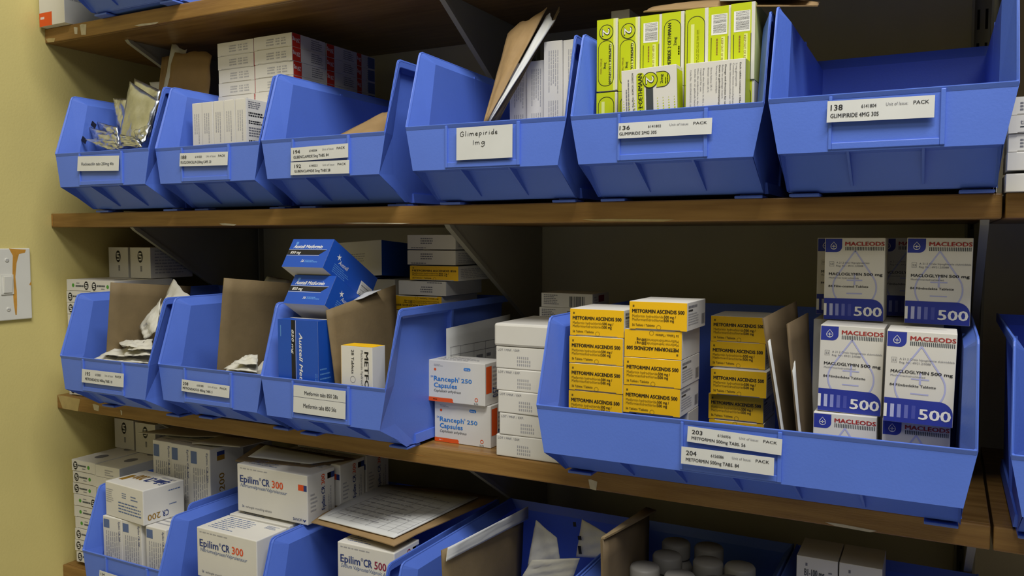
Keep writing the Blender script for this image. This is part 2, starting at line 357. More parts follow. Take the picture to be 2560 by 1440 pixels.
def bin_label(k, tl, tr, bl, draw, lean=.06, off=.0042, lab=None):
    b = BIN[k]; th = b.rotation_euler.z; ex = Vector((math.cos(th), math.sin(th), 0)); ey = Vector((-math.sin(th), math.cos(th), 0)); o = b.location
    def uv(px, py):
        d = ray(px, py); t = (o - ey * off - CAM).dot(ey) / d.dot(ey); q = CAM + d * t - o; return Vector((q.dot(ex), 0, q.z))
    A, B, C = uv(*bl), uv(*tl), uv(*tr)
    W = (C - B).length; H = (B - A).length; u = (C - B).normalized(); a = math.atan2(u.z, u.x)
    m = MB(); n = 6
    bow = lambda t: -.0011 * math.sin(t * PI) * (1 if lean > .05 else .3)
    rows = [[(x, y, H * j / n) for x in (0, W)] for j in range(n + 1) for y in (0,)]
    m.box(0, W, 0, .0004, 0, H, 'paper')
    F = Face(m, (0, 0, 0), (1, 0, 0), (0, 0, 1), (0, -1, 0), W, H); draw(F)
    ob = m.build('label', [c for c in kids(b) if c.name.startswith('label_holder')][0]); ob.location = (A.x, -off, A.z); ob.rotation_euler = (lean * -1, -a, 0)
    ob.rotation_euler = (Matrix.Rotation(-a, 3, 'Y') @ Matrix.Rotation(lean, 3, 'X') if False else Matrix.Rotation(-a, 3, 'Y') @ Matrix.Rotation(-lean, 3, 'X')).to_euler()
    ob.location.y = -off - 0
    # lean: the lower edge stands out from the holder
    ob.location.y -= math.sin(lean) * H
    if lab: ob['label'] = lab
def typed(num, code, name, x=.05, w=.5, clear=True):
    def d(F):
        F.text(num, x, .45, .27, x + .115, bold=1); F.text(code, .33, .40, .17, .47, m='ink', bold=.5)
        F.text('Unit of Issue:', .56, .36, .15, .76, m='ink_grey'); F.text('PACK', .81, .36, .17, .95, bold=.5)
        F.text(name, x, .80, .2, x + w, bold=1)
    return d
bin_label('B1', (193, 391), (296, 389), (195, 428), lambda F: F.text('Flucloxacillin tabs 250mg 40s', .1, .62, .2, .88, m='dark_grey', bold=.5), lab='white typed label')
bin_label('B2', (450, 383), (570, 379), (450, 416), typed('188', '6141020', 'FLUCLOXACILLIN 250mg CAPS. 20', .03, .64))
bin_label('B3', (728, 370), (871, 358), (728, 404), typed('194', '6140004', 'GLIBENCLAMIDE 5mg TABS. 84', .05, .62), .03)
bin_label('B3', (725, 406), (871, 400), (727, 438), typed('192', '6140023', 'GLIBENCLAMIDE 5mg TABS 28', .07, .62), .03)
HW = {'G': [[(.85, .2), (.6, 0), (.25, .1), (.05, .5), (.15, .9), (.5, 1), (.85, .8), (.85, .5), (.5, .5)]], 'l': [[(.5, -.05), (.45, 1)]], 'i': [[(.5, .45), (.45, 1)], [(.55, .18), (.6, .22)]],
      'm': [[(.05, .45), (.05, 1)], [(.05, .6), (.25, .45), (.4, .6), (.4, 1)], [(.4, .6), (.65, .45), (.8, .6), (.85, 1)]], 'e': [[(.1, .75), (.8, .65), (.6, .42), (.2, .55), (.1, .85), (.4, 1), (.85, .92)]],
      'p': [[(.15, .45), (.1, 1.45)], [(.15, .6), (.5, .42), (.8, .65), (.5, .98), (.15, .9)]], 'r': [[(.2, .45), (.15, 1)], [(.2, .65), (.5, .45), (.8, .5)]], 'd': [[(.75, .6), (.35, .5), (.1, .8), (.4, 1), (.75, .85)], [(.85, -.05), (.75, .8), (.9, 1)]],
      '1': [[(.5, .1), (.45, 1)]], 'g': [[(.8, .5), (.35, .45), (.15, .75), (.45, .95), (.8, .7)], [(.85, .45), (.8, 1.2), (.45, 1.5), (.1, 1.35)]]}
def hand(F):
    def word(t, x, y, h, ws, slope):
        for ch, wd in zip(t, ws):
            for st in HW[ch]: F.line([(x + a * wd, y + b * h + slope * x) for a, b in st], .0007, 'hand', 3)
            x += wd + .012
    word('Glimepiride', .07, .13, .15, (.075, .03, .03, .09, .055, .06, .03, .045, .03, .06, .05), -.03)
    word('1mg', .29, .40, .15, (.04, .09, .08), 0)
bin_label('B4', (1141, 320), (1281, 310), (1142, 401), hand, .03, lab='white label with handwriting')
bin_label('B5', (1546, 308), (1780, 294), (1546, 347), typed('136', '6141802', 'GLIMIPIRIDE 2MG 30S', .015, .41), .1)
bin_label('B6', (2069, 253), (2338, 237), (2067, 307), typed('138', '6141804', 'GLIMIPIRIDE 4MG 30S', .035, .46), .1)
bin_label('C1', (204, 922), (308, 934), (206, 955), typed('195', '6155001', 'METRONIDAZOLE 400mg TABS. 10', .09, .65))
bin_label('C2', (454, 948), (573, 965), (455, 977), typed('208', '6181085', 'METRONIDAZOLE 400mg TABS. 5', .03, .63))
bin_label('C3', (733, 962), (863, 978), (734, 990), lambda F: F.text('Metformin tabs 850 28s', .22, .75, .34, .86, bold=.4), .02)
bin_label('C3', (733, 991), (863, 1008), (734, 1030), lambda F: F.text('Metformin tabs 850 56s', .2, .62, .27, .83, bold=.4), .03)
bin_label('C4', (1718, 1065), (1954, 1098), (1718, 1103), typed('203', '6156056', 'METFORMIN 500mg TABS. 56', .05, .58), .07)
bin_label('C4', (1704, 1116), (1936, 1145), (1703, 1158), typed('204', '6156086', 'METFORMIN 500mg TABS. 84', .055, .58), .05, .009)
bin_label('D1', (248, 1425), (330, 1452), (249, 1447), typed('124', '6120001', 'VALPROATE 200mg', .05, .5))

# ------------------------------------------------------------------ cartons
def carton(name, w, h, d, body='card_white', flap=None, F=None, Rr=None, Lf=None, T=None, rim=.0005, tuck='bottom'):
    """origin at the middle of the front bottom edge; flap: material of the front end flap"""
    def sides(m, which):
        for k, fn in which:
            if not fn: continue
            if k == 'F': fc = Face(m, (-w / 2, -.0008 if flap else 0, 0), (1, 0, 0), (0, 0, 1), (0, -1, 0), w, h)
            if k == 'R': fc = Face(m, (w / 2, 0, 0), (0, 1, 0), (0, 0, 1), (1, 0, 0), d, h)
            if k == 'L': fc = Face(m, (-w / 2, d, 0), (0, -1, 0), (0, 0, 1), (-1, 0, 0), d, h)
            if k == 'T': fc = Face(m, (-w / 2, 0, h), (1, 0, 0), (0, 1, 0), (0, 0, 1), w, d)
            fn(fc)
    m = MB(); m.box(-w / 2, w / 2, 0, d, 0, h, body, rim)
    if not flap:
        sides(m, (('F', F), ('R', Rr), ('L', Lf), ('T', T))); return m.build(name)
    sides(m, (('R', Rr), ('L', Lf), ('T', T)))
    r = empty(name); m.build('body', r)
    m = MB(); g = .0011; e = min(.007, w * .12)
    pts = [(-w / 2 + .0002, .0002), (-w / 2 + e, .0002), (-w / 2 + e + .0005, g), (w / 2 - e - .0005, g), (w / 2 - e, .0002), (w / 2 - .0002, .0002), (w / 2 - .0002, h - .0003), (-w / 2 + .0002, h - .0003)]
    if tuck == 'top': pts = [(x, h - z) for x, z in pts][::-1]
    m.prism(pts, 1, -.0008, -.0001, flap); sides(m, (('F', F),)); m.build('end_flap', r, False)
    return r
USED = set()
def put(proto, x, y, z, label, group=None, cat='carton', rz=0, rx=0, ry=0, w=0):
    """x is the left front corner when w is given, else the middle"""
    o = proto if proto.name not in USED else dup(proto)
    USED.add(proto.name); USED.add(o.name)
    o.location = (x + w / 2 * math.cos(rz), y + w / 2 * math.sin(rz), z); o.rotation_euler = (rx, ry, rz)
    tag(o, label, cat, group); return o
def turned(proto, h, x, y, z, label, group=None, rz=0, w=0):      # the same pack upside down
    return put(proto, x, y, z + h, label, group, ry=PI, rz=rz, w=w)
jit = lambda a: R.uniform(-a, a)
def plain(w_, h_, d_, x, y, z, label, name='plain_carton', b=None):
    if b:                                # keep clear of that bin's sloping front and of its sides
        o = BIN[b]; e = y + d_; y = max(y, o.location.y + .070); e = min(e, o.location.y + .288); d_ = max(.02, e - y)
        hw = (.187 if b == 'C4' else .0785 * o.scale.x); a = max(x, o.location.x - hw); w_ = min(x + w_, o.location.x + hw) - a; x = a
    return put(carton(name, w_, h_, d_, 'card_grey'), x, y, z, label, w=w_)

# --- red striped stack in bin B2
W, H, D = .0755, .0205, .0733
def dots(F):
    for i, yy in enumerate((.34, .52, .72)):
        for j, (a, b) in enumerate(((.33, .52), (.58, .68), (.72, .84))):
            r = random.Random(i * 7 + j); x = a
            while x < b: F.rect(x, yy - .05 - x * .03, x + .012, yy + .05 - x * .03, 'ink_pale', 2); x += .019 + (.012 if r.random() > .8 else 0)
def redside(bar):
    def d(F):
        F.rect(0, 0.02, .24, .98, 'bright_red'); F.flip().text('250 mg', .79, .66, .32, .99, m='white_ink', bold=1)
        F.fine(.55, .15, .92, .9, 5, 'ink_grey', .4, 4)
        if bar: F.rect(.6, .08, .97, .94, 'dull_blue', 2)
    return d
redl = lambda F: F.rect(.8, .02, 1, .98, 'bright_red')
box1 = carton('tablet_carton', W, H, D, 'card_white', 'card_white', F=dots, Rr=redside(False), Lf=redl)
box1b = carton('tablet_carton', W, H, .048, 'card_white', 'card_white', F=dots, Rr=redside(True), Lf=redl)
zt = .2605; y0 = .059; xl = .3400
plain(.151, zt - 5 * .0206 - .009, .22, xl, y0 + .001, .009, 'pale carton hidden under the red-striped stack', b='B2')
for i in range(5):
    put(box1, xl + jit(.0008), y0 + jit(.001), zt - (i + 1) * .0206, f'white tablet pack {ORD[i]}, left column of the red-striped stack', 'red striped tablet packs', w=W, rz=jit(.006))
    put(box1, xl + W + .0015 + (0 if i == 0 else .001) + jit(.0004), y0 - .001 + jit(.001), zt + .0005 - (i + 1) * .0206, f'red-ended white tablet pack {ORD[i]}, right column of the stack', 'red striped tablet packs', w=W, rz=jit(.006))
for i in range(5):
    put(box1, xl + W + .002, y0 + .0745, zt - (i + 1) * .0206, f'shaded white tablet pack {ORD[i]}, second rank behind the red-ended column', 'red striped tablet packs', w=W)
    put(box1b, xl + W + .002, y0 + .149, zt - (i + 1) * .0206, f'dark shaded tablet pack {ORD[i]}, rearmost rank of the red-striped stack', 'red striped tablet packs', w=W)

# --- five thin white packs in front of them
W, H, D = .0205, .0735, .064
def thinf(F):
    G = F.cw()
    for i, yy in enumerate((.35, .55, .75)): G.fine(.22, yy - .04, .82, yy + .04, 1, 'ink_pale', .9, i + 2)
box2 = carton('thin_tablet_carton', W, H, D, 'card_white', 'card_white', F=thinf, Rr=lambda F: (F.fine(.06, .05, .6, .2, 4, 'ink_grey', .5, 3), F.fine(.06, .26, .7, .36, 2, 'ink', .6, 4), F.fine(.06, .42, .5, .5, 2, 'ink', .6, 5), F.fine(.06, .55, .65, .75, 4, 'ink_grey', .5, 6), F.fine(.06, .8, .6, .95, 3, 'ink', .6, 7)), tuck='top')
plain(.107, .0745, .07, .360, -.008, .009, 'pale carton hidden under the five thin packs', b='B2')
for i in range(5):
    put(box2, .3585 + i * .0218, -.010 + jit(.001), .0838 + jit(.0003), ('leftmost of the five thin upright white packs', 'second from left of the five thin upright white packs', 'middle one of the five thin upright white packs', 'fourth from left of the five thin upright white packs', 'rightmost of the five thin upright white packs, printed side showing')[i], 'thin upright white packs', w=W, rz=jit(.01))

# --- lime packs in bin B5
W, H, D = .0238, .0765, .060
def pill(F, x0, y0, x1, y1, fill='lime'):
    r = (x1 - x0) * F.W / 2; p = F.rrect(x0, y0, x1, y1, r * .98); F.poly(p, fill, 2); F.line(p, .0006, 'ink', 3, True)
def two(F, cx, cy, r):
    F.disc(cx, cy, r, 'lime', 4); F.line(F.arc(cx, cy, r, 0, 2 * PI)[:-1], .0007, 'ink', 5, True)
    G = F.cw(); g = (cy, 1 - cx)
    G.text('2', g[0] - .52 * r / G.W, 1 - cx + .60 * r / G.H, 1.22 * r / G.H, g[0] + .52 * r / G.W, m='ink', bold=2, l=6)
    G.text('2', g[0] - .44 * r / G.W, 1 - cx + .54 * r / G.H, 1.08 * r / G.H, g[0] + .44 * r / G.W, m='white_ink', bold=.2, l=7)
def spA(F):
    F.rect(0, 0, .8, 1, 'lime'); F.rect(.8, 0, .9, 1, 'lime_pale'); two(F, .46, .18, .0078)
    p = F.rrect(.08, .30, .82, .93, .008); F.poly(p, 'lime', 2); F.line(p, .0006, 'ink', 3, True); F.rect(.64, .34, .72, .88, 'lime_pale', 3)
    G = F.cw(); G.text('GLIMEPIRIDE 2 OETHMAAN', .355, .41, .125, .90, bold=1.4, l=4); G.text('2mg', .6, .63, .11, .69, bold=1, l=4); G.text('28 Tablets / Tablette', .54, .82, .09, .76, m='brown', l=4)
def spB(F):
    F.rect(0, 0, .85, 1, 'lime'); F.rect(.12, .1, .8, .37, 'white_ink', 2)
    G = F.cw(); G.bars(.11, .24, .35, .8, seed=5, n=18); F.line([(.12, .4), (.12, 1)], .0006, 'ink', 3); F.line([(.84, .4), (.84, 1)], .0006, 'ink', 3)
    G.text('KEEP OUT OF REACH', .42, .45, .09, .8, m='brown'); G.fine(.42, .6, .75, .68, 1, 'brown', .8, 3)
    F.rect(.55, .4, .7, 1, 'lime_pale', 2)
def spC(F):
    F.rect(0, 0, .85, 1, 'lime'); p = F.rrect(.1, .1, .85, .98, .0085); F.poly(p, 'lime', 2); F.line(p, .0006, 'ink', 3, True)
    G = F.ccw(); G.text('GLIMEPIRIDE 2 OETHMAAN', .2, .42, .16, .86, bold=1.4, l=4); G.text('2mg', .55, .66, .13, .66, bold=1, l=4); G.fine(.42, .74, .62, .82, 1, 'brown', .8)
def spD(F):
    F.rect(0, 0, .85, 1, 'lime'); p = F.rrect(.1, .1, .85, .98, .0085); F.poly(p, 'lime', 2); F.line(p, .0006, 'ink', 3, True); F.rect(.25, .2, .4, .9, 'lime_pale', 3)
    G = F.cw(); G.fine(.28, .40, .85, .52, 3, 'brown', .3, 5)
mk = lambda fn, H_=H: carton('lime_tablet_carton', W, H_, D, 'card_white', None, F=fn, Rr=lambda F: F.rect(0, 0, 1, 1, 'lime_pale'), Lf=lambda F: F.rect(0, 0, 1, 1, 'lime_pale'), T=lambda F: F.rect(0, 0, .8, 1, 'lime'))
sA, sB, sC, sD = mk(spA), mk(spB), mk(spC), mk(spD)
xs = [spot(px, 50, -.030).x + .0012 for px in (1491, 1545, 1600, 1653, 1712, 1769, 1826)]
names = ['with the 2 disc at the far left', 'with the 2 disc, second from left', 'with barcode, third from left', 'with upward lettering, fourth from left', 'with blank outlined oval, fifth from left', 'with barcode, sixth from left', 'with barcode, rightmost']
for i, pr in enumerate((sA, sA, sB, sC, sD, sB, sB)):
    put(pr, xs[i], jit(.0012) - .031, .1172 + (.0015 if i < 1 else 0), f'upright lime green pack {names[i]} of the upper row', 'lime packs standing in the bin', w=W)
low = carton('lime_tablet_carton', W, .0800, D, 'card_white', None, F=lambda F: (F.rect(0, 0, .9, 1, 'lime'), F.line(F.rrect(.1, .06, .85, .9, .0085), .0006, 'ink', 3, True), F.rect(.25, .12, .4, .8, 'lime_pale', 2)))
for i, x in enumerate(xs):
    put(low, x, jit(.001) - .031, .0367, ('lime green pack in the lower row under the far left 2 disc' if i == 0 else 'white-edged lime pack in the lower row behind the leaning pack' if i == 1 else 'lime pack in the lower row hidden behind the two front packs'), 'lime packs in the lower row', w=W)
W, D = .0590, .0215
def limeface(F):
    for i in range(10):
        for j in range(14):
            s = .0042 * (1.25 - j * .085) if i > 5 or i < 4 else 0
            if s > .001 and not (i == 4 or i == 5): F.rect(.05 + i * .1 - (.02 if i < 4 else 0), .80 - j * .035, .05 + i * .1 - (.02 if i < 4 else 0) + s / F.W * .55, .80 - j * .035 + s / F.H * .55, 'lime', 2)
    G = F.ccw()
    F.poly(F.rrect(.28, .06, .42, 1.0, .003), 'lime', 2); F.rect(.45, .2, .58, 1, 'dark_grey', 2)
    G.text('GLIMEPIRIDE 2 OETHMAAN', -.0 + .02, .385, .08, .93, bold=1.0, l=4)
    two(F, .53, .17, .0078)
    F.poly([(.645, .075)] + F.arc(.755, .175, .0076, PI / 2, -PI / 2)  + [(.645, .274)], 'lime', 2)
    F.line([(.64, .074)] + F.arc(.755, .175, .0077, PI / 2, -PI / 2) + [(.64, .276)], .0006, 'ink', 3)
    G.text('2mg', .77, .76, .05, .89, bold=1, l=4); G.fine(.76, .8, .9, .87, 2, 'brown', .5)
    G.text('Cat. A Reg. No/Nr: A39/21.2/0024', .25, .225, .032, .95, bold=.6, l=4); G.fine(.45, .08, .92, .16, 2, 'ink_grey', .5)
    F.disc(.78, .78, .006, 'lime', 2); F.line(F.arc(.78, .78, .006, 0, 2 * PI)[:-1], .0007, 'ink', 3, True)
fA = carton('lime_tablet_carton', W, .0765, D, 'card_white', None, F=limeface, Rr=lambda F: F.rect(.1, .05, 1, 1, 'lime'), T=lambda F: F.rect(.2, .2, .9, .9, 'lime_pale'))
def limeback(F):
    G = F.cw()
    T_ = [('Each tablet contains: / Elke tablet bevat:', .05, .09, 1), ('2 mg glimepiride', .05, .155, 0), ('Contains lactose monohydrate: 137.2 mg', .05, .205, 0), ('Bevat laktosemonohidraat: 137.2 mg', .05, .255, 0), ('Dosage and direction for use:', .06, .335, 1), ('Refer to package insert', .06, .385, 0), ('Dosis en gebruiksaanwysings:', .06, .435, 1), ('Verwys na voubiljet', .06, .485, 0), ('Store below 25 C', .08, .575, 0), ('Bewaar onder 25 C', .08, .625, 0), ('Keep the blisters in the carton until', .08, .705, 0), ('required for use', .08, .75, 0), ('Hou die stulpstroke in die kartonhouer', .08, .80, 0), ('totdat dit vir gebruik benodig word', .08, .85, 0), ('Code No.: GLU/DHA/2/G/G-160A', .09, .925, 0)]
    for t, x, y, b in T_: G.text(t, x, y, .028, x + .0185 * len(t), m='ink' if b else 'ink_grey', bold=1.2 * b)
fB = carton('lime_tablet_carton', W, .0765, D, 'card_white', None, F=limeback, Rr=lambda F: F.rect(0.08, 0, 1, 1, 'lime'), T=lambda F: F.rect(.2, .2, .9, .9, 'lime_pale'))
plain(.128, .0268, .036, 1.042, -.0425, .0095, 'pale carton hidden under the lower lime row', b='B5')
put(fA, spot(1558, 174, -.056).x, -.0558, .0575, 'white pack with lime 2 disc and grey band, leaning in the lime bin', 'lime packs at the front', w=W, ry=-.03)
put(fB, spot(1715, 152, -.056).x, -.0558, .0575, 'white pack back covered in small sideways print at the front of the lime bin', 'lime packs at the front', w=W)
put(carton('small_carton', .024, .075, .06, 'card_grey', None), .9755, .10, .1655, 'small grey-white pack standing behind the lime packs', w=.024)
plain(.05, .156, .07, .985, .095, .0095, 'pale carton hidden behind the lime packs', b='B5')

# --- white packs at the back of bin B4
W, H, D = .0245, .1905, .10
def tallp(F): G = F.cw(); [G.fine(.06 + .32 * k, .2, .34 + .32 * k, .8, 5, 'ink_pale', .35, k + 2) for k in range(3)]
tp = carton('tall_tablet_carton', W, H, D, 'card_white', None, F=tallp, Rr=lambda F: F.fine(.1, .05, .9, .95, 24, 'ink_pale', .4, 3))
tps = carton('tall_tablet_carton', W, .170, D, 'card_white', None, F=tallp, Rr=lambda F: F.fine(.1, .05, .9, .95, 24, 'ink_pale', .4, 3))
put(tp, .9065, .05, .0095, 'tall white pack with close print leaning right of the kraft folder', 'tall packs in the handwritten-label bin', w=W)
put(tp, .9315, .053, .0095, 'rightmost tall white pack, beside the bin wall with the handwritten label', 'tall packs in the handwritten-label bin', w=W)
put(tps, .8805, .055, .0095, 'shaded shorter tall pack just left of the bright tall pack', 'tall packs in the handwritten-label bin', w=W)
put(tps, .8545, .058, .0095, 'darkest tall pack, half hidden by the kraft folder papers', 'tall packs in the handwritten-label bin', w=W)

# --- packs at the right edge beyond bin B6
W, D = .092, .06
def mug(t):
    def d(F):
        F.text(t, .1, .5, .26, .62, m='ink_grey', bold=.6); F.rect(.1, .62, .35, .68, 'dark_grey', 2); F.rect(.4, .62, .7, .68, 'maroon', 2); F.fine(.15, .76, .5, .86, 1, 'ink_grey', .8)
    return d
e1 = carton('tablet_carton', W, .0162, D, 'card_white', 'card_white', F=mug('thyroxine 50 µg')); e2 = carton('tablet_carton', W, .0162, D, 'card_white', 'card_white', F=mug('thyroxine 100 µg'))
e3 = carton('tablet_carton', W, .0162, D, 'card_white', 'card_white', F=lambda F: [F.fine(.1, .3 + .18 * i, .3, .42 + .18 * i, 1, 'ink_grey', .8, i) for i in range(3)])
GR = 'packs stacked at the right edge'
turned(e1, .0162, 1.3995, -.012, .0003, 'white pack at the bottom of the right-edge stack, upside-down print', GR, w=W)
turned(e1, .0162, 1.4000, -.011, .0195, 'white upside-down printed pack second from bottom of the right-edge stack', GR, w=W)
put(e3, 1.4005, -.008, .0362, 'plain white pack in the middle of the right-edge stack', GR, w=W)
put(e2, 1.4000, -.010, .0526, 'white pack second from the top of the right-edge stack, upright print', GR, w=W)
put(e3, 1.3995, -.009, .0690, 'white pack on top of the right-edge stack with three lines of dots', GR, w=W)

# --- top shelf pack
def ora(F): F.rect(0, .8, .5, 1, 'orange'); F.fine(.05, .86, .3, .91, 1, 'white_ink', .7); F.fine(.06, .1, .2, .16, 2, 'ink_grey', .5); F.cw().text('500', .3, .12, .08, .45, m='ink', bold=1)
put(carton('orange_corner_carton', .066, .11, .07, 'card_white', None, F=ora, Rr=lambda F: F.fine(.1, .3, .8, .7, 5, 'ink_pale', .4)), .005, -.012, ZA + .0003, 'white pack with an orange bottom corner on the top shelf by the wall', w=.066)

# --- round-mark packs by the left wall
def mark(F, cx, cy, r, ex=1):
    F.disc(cx, cy, r, 'ink', 2, ex); k = r / F.H; kx = r / F.W * ex
    for a, b, c, d in ((-.55, -.6, .55, -.42), (-.55, -.1, .55, .08), (-.55, .42, .55, .6), (-.55, -.6, -.35, 0), (.35, 0, .55, .6), (-.08, -.4, .1, .2)):
        F.rect(cx + a * kx, cy + b * k, cx + c * kx, cy + d * k, 'white_ink', 3)
def sm(flip):
    def d(F):
        if flip: F = F.flip()
        mark(F, .16, .5, .0072, .8); F.fine(.28, .38, .62, .56, 1, 'dark_grey', .8, 2); F.fine(.45, .66, .66, .76, 1, 'ink_grey', .8, 3); F.disc(.72, .5, .0032, 'green', 2)
    return d
W, H, D = .062, .0196, .115
q1 = carton('round_mark_carton', W, H, D, 'card_white', 'card_white', F=sm(False), T=lambda F: [F.disc(.5, .2 + .5 * k, .012, 'ink_grey', 2, .8) for k in range(2)])
q2 = carton('round_mark_carton', W, H, D, 'card_white', 'card_white', F=sm(True))
GM = 'packs with a round black mark on the middle shelf'
for i in range(10):
    pr = q2 if i in (0, 3, 6) else q1
    put(pr, .018 + jit(.0015), .012 + jit(.001), -.1118 - (i + 1) * .01995, f'round-marked white pack {ORD[i]}, column against the wall, middle shelf', GM, w=W)
for i in range(2):
    put(q1, .0815 + jit(.001), .012, -.1125 - (i + 1) * .01995, f'round-marked white pack {ORD[i]}, right column by the wall, middle shelf', GM, w=W)
plain(.062, .159, .115, .0825, .012, ZC + .0004, 'pale carton hidden beneath the right column of round-marked packs')
W = .052
def bigm(F): mark(F, .5, .30, .0105, .62); F.cw().fine(.6, .42, .9, .52, 1, 'ink_grey', .8)
up = carton('round_mark_carton', W, .054, .09, 'card_white', None, F=bigm, Rr=lambda F: F.fine(.1, .1, .9, .9, 8, 'ink_pale', .4))
GU = 'upright packs with a large round black mark'
put(up, .0165, .035 + .06, -.1120, 'shaded upright round-marked pack left of its twin, above the middle shelf stack', GU, w=W)
put(up, .081, .035 + .055, -.1120, 'upright round-marked pack right of its twin, above the middle shelf stack', GU, w=W)
# lowest shelf
GM = 'packs with a round black mark on the lowest shelf'
for i in range(9):
    put(q2 if i in (3, 4, 5) else q1, .0225 + jit(.0015), .010 + jit(.001), -.4235 - (i + 1) * .0202, f'round-marked white pack {ORD[i]}, column against the wall, lowest shelf', GM, w=W + .01)
q3 = carton('round_mark_carton', .062, .0196, .115, 'card_white', None, F=lambda F: [F.fine(.4, .3 + .2 * i, .75, .42 + .2 * i, 1, 'ink_pale', .8, i) for i in range(3)], T=lambda F: [F.disc(.5, .2 + .4 * k, .012, 'ink_grey', 2, .8) for k in range(2)])
for i in range(9):
    put(q3, .0875 + jit(.0015), .007 + jit(.001), -.4240 - (i + 1) * .0202, (f'dotted white pack {ORD[i]}, right column by the wall, lowest shelf' if i < 3 else 'dotted white pack hidden by the bin, right column by the wall, lowest shelf'), GM, w=.062)
put(up, .016, .097, -.4238, 'upright round-marked pack left of its half-hidden twin, lowest shelf', GU, w=W)
put(up, .079, .092, -.4238, 'half hidden upright round-marked pack under the dark papers, lowest shelf', GU, w=W)

# --- blue metformin packs in bin C3
def aus(F):
    F.rect(0, 0, 1, 1, 'a_blue'); F.text('Austell Metformin', .1, .33, .13, .8, m='white_ink', bold=2, ital=True)
    F.poly([(0, .39), (.92, .39), (.78, .56), (0, .56)], 'ink', 2); F.line([(0, .585), (.80, .585)], .0004, 'white_ink', 3); F.line([(0.01, .38), (.93, .38)], .0004, 'white_ink', 3)
    F.text('850 mg', .08, .53, .1, .33, m='white_ink', bold=1.5, ital=True, l=4)
    F.text('56', .42, .82, .09, .49, m='white_ink', bold=1, ital=True); F.fine(.51, .74, .85, .84, 2, 'light_blue', .6); F.rect(.12, .1, .18, .2, 'light_blue', 2)
def star(F, cx, cy, r):
    F.poly([(cx + r * (1 if i % 2 == 0 else .35) * math.cos(i * PI / 5 + .5) / F.W, cy + r * (1 if i % 2 == 0 else .35) * math.sin(i * PI / 5 + .5) / F.H) for i in range(10)], 'white_ink', 2)
def ausR(F):
    F.rect(0, 0, 1, 1, 'a_blue'); star(F, .2, .36, .005); F.text('Austell', .22, .55, .14, .42, m='white_ink', ital=True); F.fine(.16, .62, .5, .92, 5, 'light_blue', .4)
    F.rect(.72, .45, .98, .97, 'white_ink', 2); F.cw().bars(.5, .05, .93, .25, n=12)
W, H, D = .0725, .0435, .105
au = carton('blue_tablet_carton', W, H, D, 'card_white', None, F=aus, Rr=ausR, T=lambda F: F.rect(0, 0, 1, 1, 'a_blue'))
GA = 'blue tablet packs'
p_ = spot(704, 667, -.050); put(au, p_.x, p_.y, p_.z, 'upper blue pack tilted nose-up above the middle shelf bin', GA, w=W, rx=-.56, rz=-.03)
p_ = spot(708, 758, -.059); put(au, p_.x, p_.y, p_.z, 'lower blue pack tilted nose-up, beneath its twin', GA, w=W, rx=-.56, rz=-.03)
def ausbig(F):
    F.rect(0, 0, 1, 1, 'a_blue'); G = F.cw()
    G.text('Austell Metformin', .13, .46, .085, .90, m='white_ink', bold=2, ital=True)
    G.poly([(.0, .56), (.82, .56), (.89, .66), (.0, .66)], 'ink', 2); G.line([(0, .545), (.82, .545)], .0004, 'white_ink', 3); G.text('850 mg', .10, .645, .055, .36, m='white_ink', bold=1.5, ital=True, l=4)
    G.poly([(.74, .30), (1, .30), (1, .38), (.8, .38)], 'ink', 2); G.poly([(.70, .22), (.78, .27), (.70, .32), (.73, .27)], 'white_ink', 3)
    F.poly([(0, .80), (.14, 1), (0, 1)], 'white_ink', 3); F.fine(.06, .06, .1, .3, 1, 'light_blue'); G.fine(.55, .03, .9, .09, 2, 'light_blue', .4)
tz = spot(695, 798, -.0775).z
ab = carton('blue_tablet_carton', .0675, tz - (ZC + .0425), .030, 'card_white', None, F=ausbig, Rr=lambda F: (F.rect(0, 0, 1, 1, 'a_blue'), F.fine(.1, .5, .8, .9, 8, 'light_blue', .3)), T=lambda F: F.rect(.0, .3, 1, 1, 'a_blue'))
put(ab, spot(694, 880, -.0775).x + .0012, -.0775, ZC + .0425, 'tall blue pack standing upright in the bin with kraft divider', GA, w=.0675, rz=-.004)
a3 = carton('blue_tablet_carton', .082, .052, .11, 'a_blue', None, F=lambda F: (F.rect(0, 0, 1, 1, 'card_white'), F.fine(.3, .35, .8, .62, 4, 'ink_pale', .4, 8)))
put(a3, spot(845, 690, .10).x, .10, -.0985, 'dark blue pack with white end behind the tilted blue packs', GA, w=.082, rx=-.08, ry=-.06)
plain(.078, .138, .09, .556, .012, ZC + .0095, 'pale carton hidden under the tilted blue packs', b='C3')
plain(.080, .20, .09, .557, .108, ZC + .0095, 'pale carton hidden behind the tilted blue packs', b='C3')

# --- yellow packs
def yel(n, pk='56 Tablets / Tablette'):
    def d(F):
        F.text('METFORMIN ASCENDIS ' + n, .055, .40, .13, .955, bold=2.4); F.text('Metformin hydrochloride', .055, .565, .10, .60, m='y_grey'); F.text(n + ' mg /', .61, .565, .1, .81, m='ink', bold=1.5)
        F.text('Metformienhidrochloried', .055, .69, .1, .60, m='y_grey'); F.text(n + ' mg', .61, .69, .1, .78, m='ink', bold=1.5); F.text(pk, .055, .88, .085, .45, m='ink', bold=.6)
        F.line(F.arc(.52, .9, .0024, 0, 2 * PI, 12)[:-1], .0003, 'y_grey', 3, True); F.rect(.06, .13, .09, .2, 'y_grey', 2)
    return d
yR = lambda F: (F.fine(.06, .12, .75, .22, 1, 'ink_grey', .8, 3), F.fine(.06, .26, .4, .34, 1, 'ink', .8, 4), F.fine(.06, .4, .6, .85, 5, 'ink_pale', .4, 5), F.bars(.78, .5, .95, .88, n=9, m='ink_grey'))
W, H, D = .0634, .0300, .070
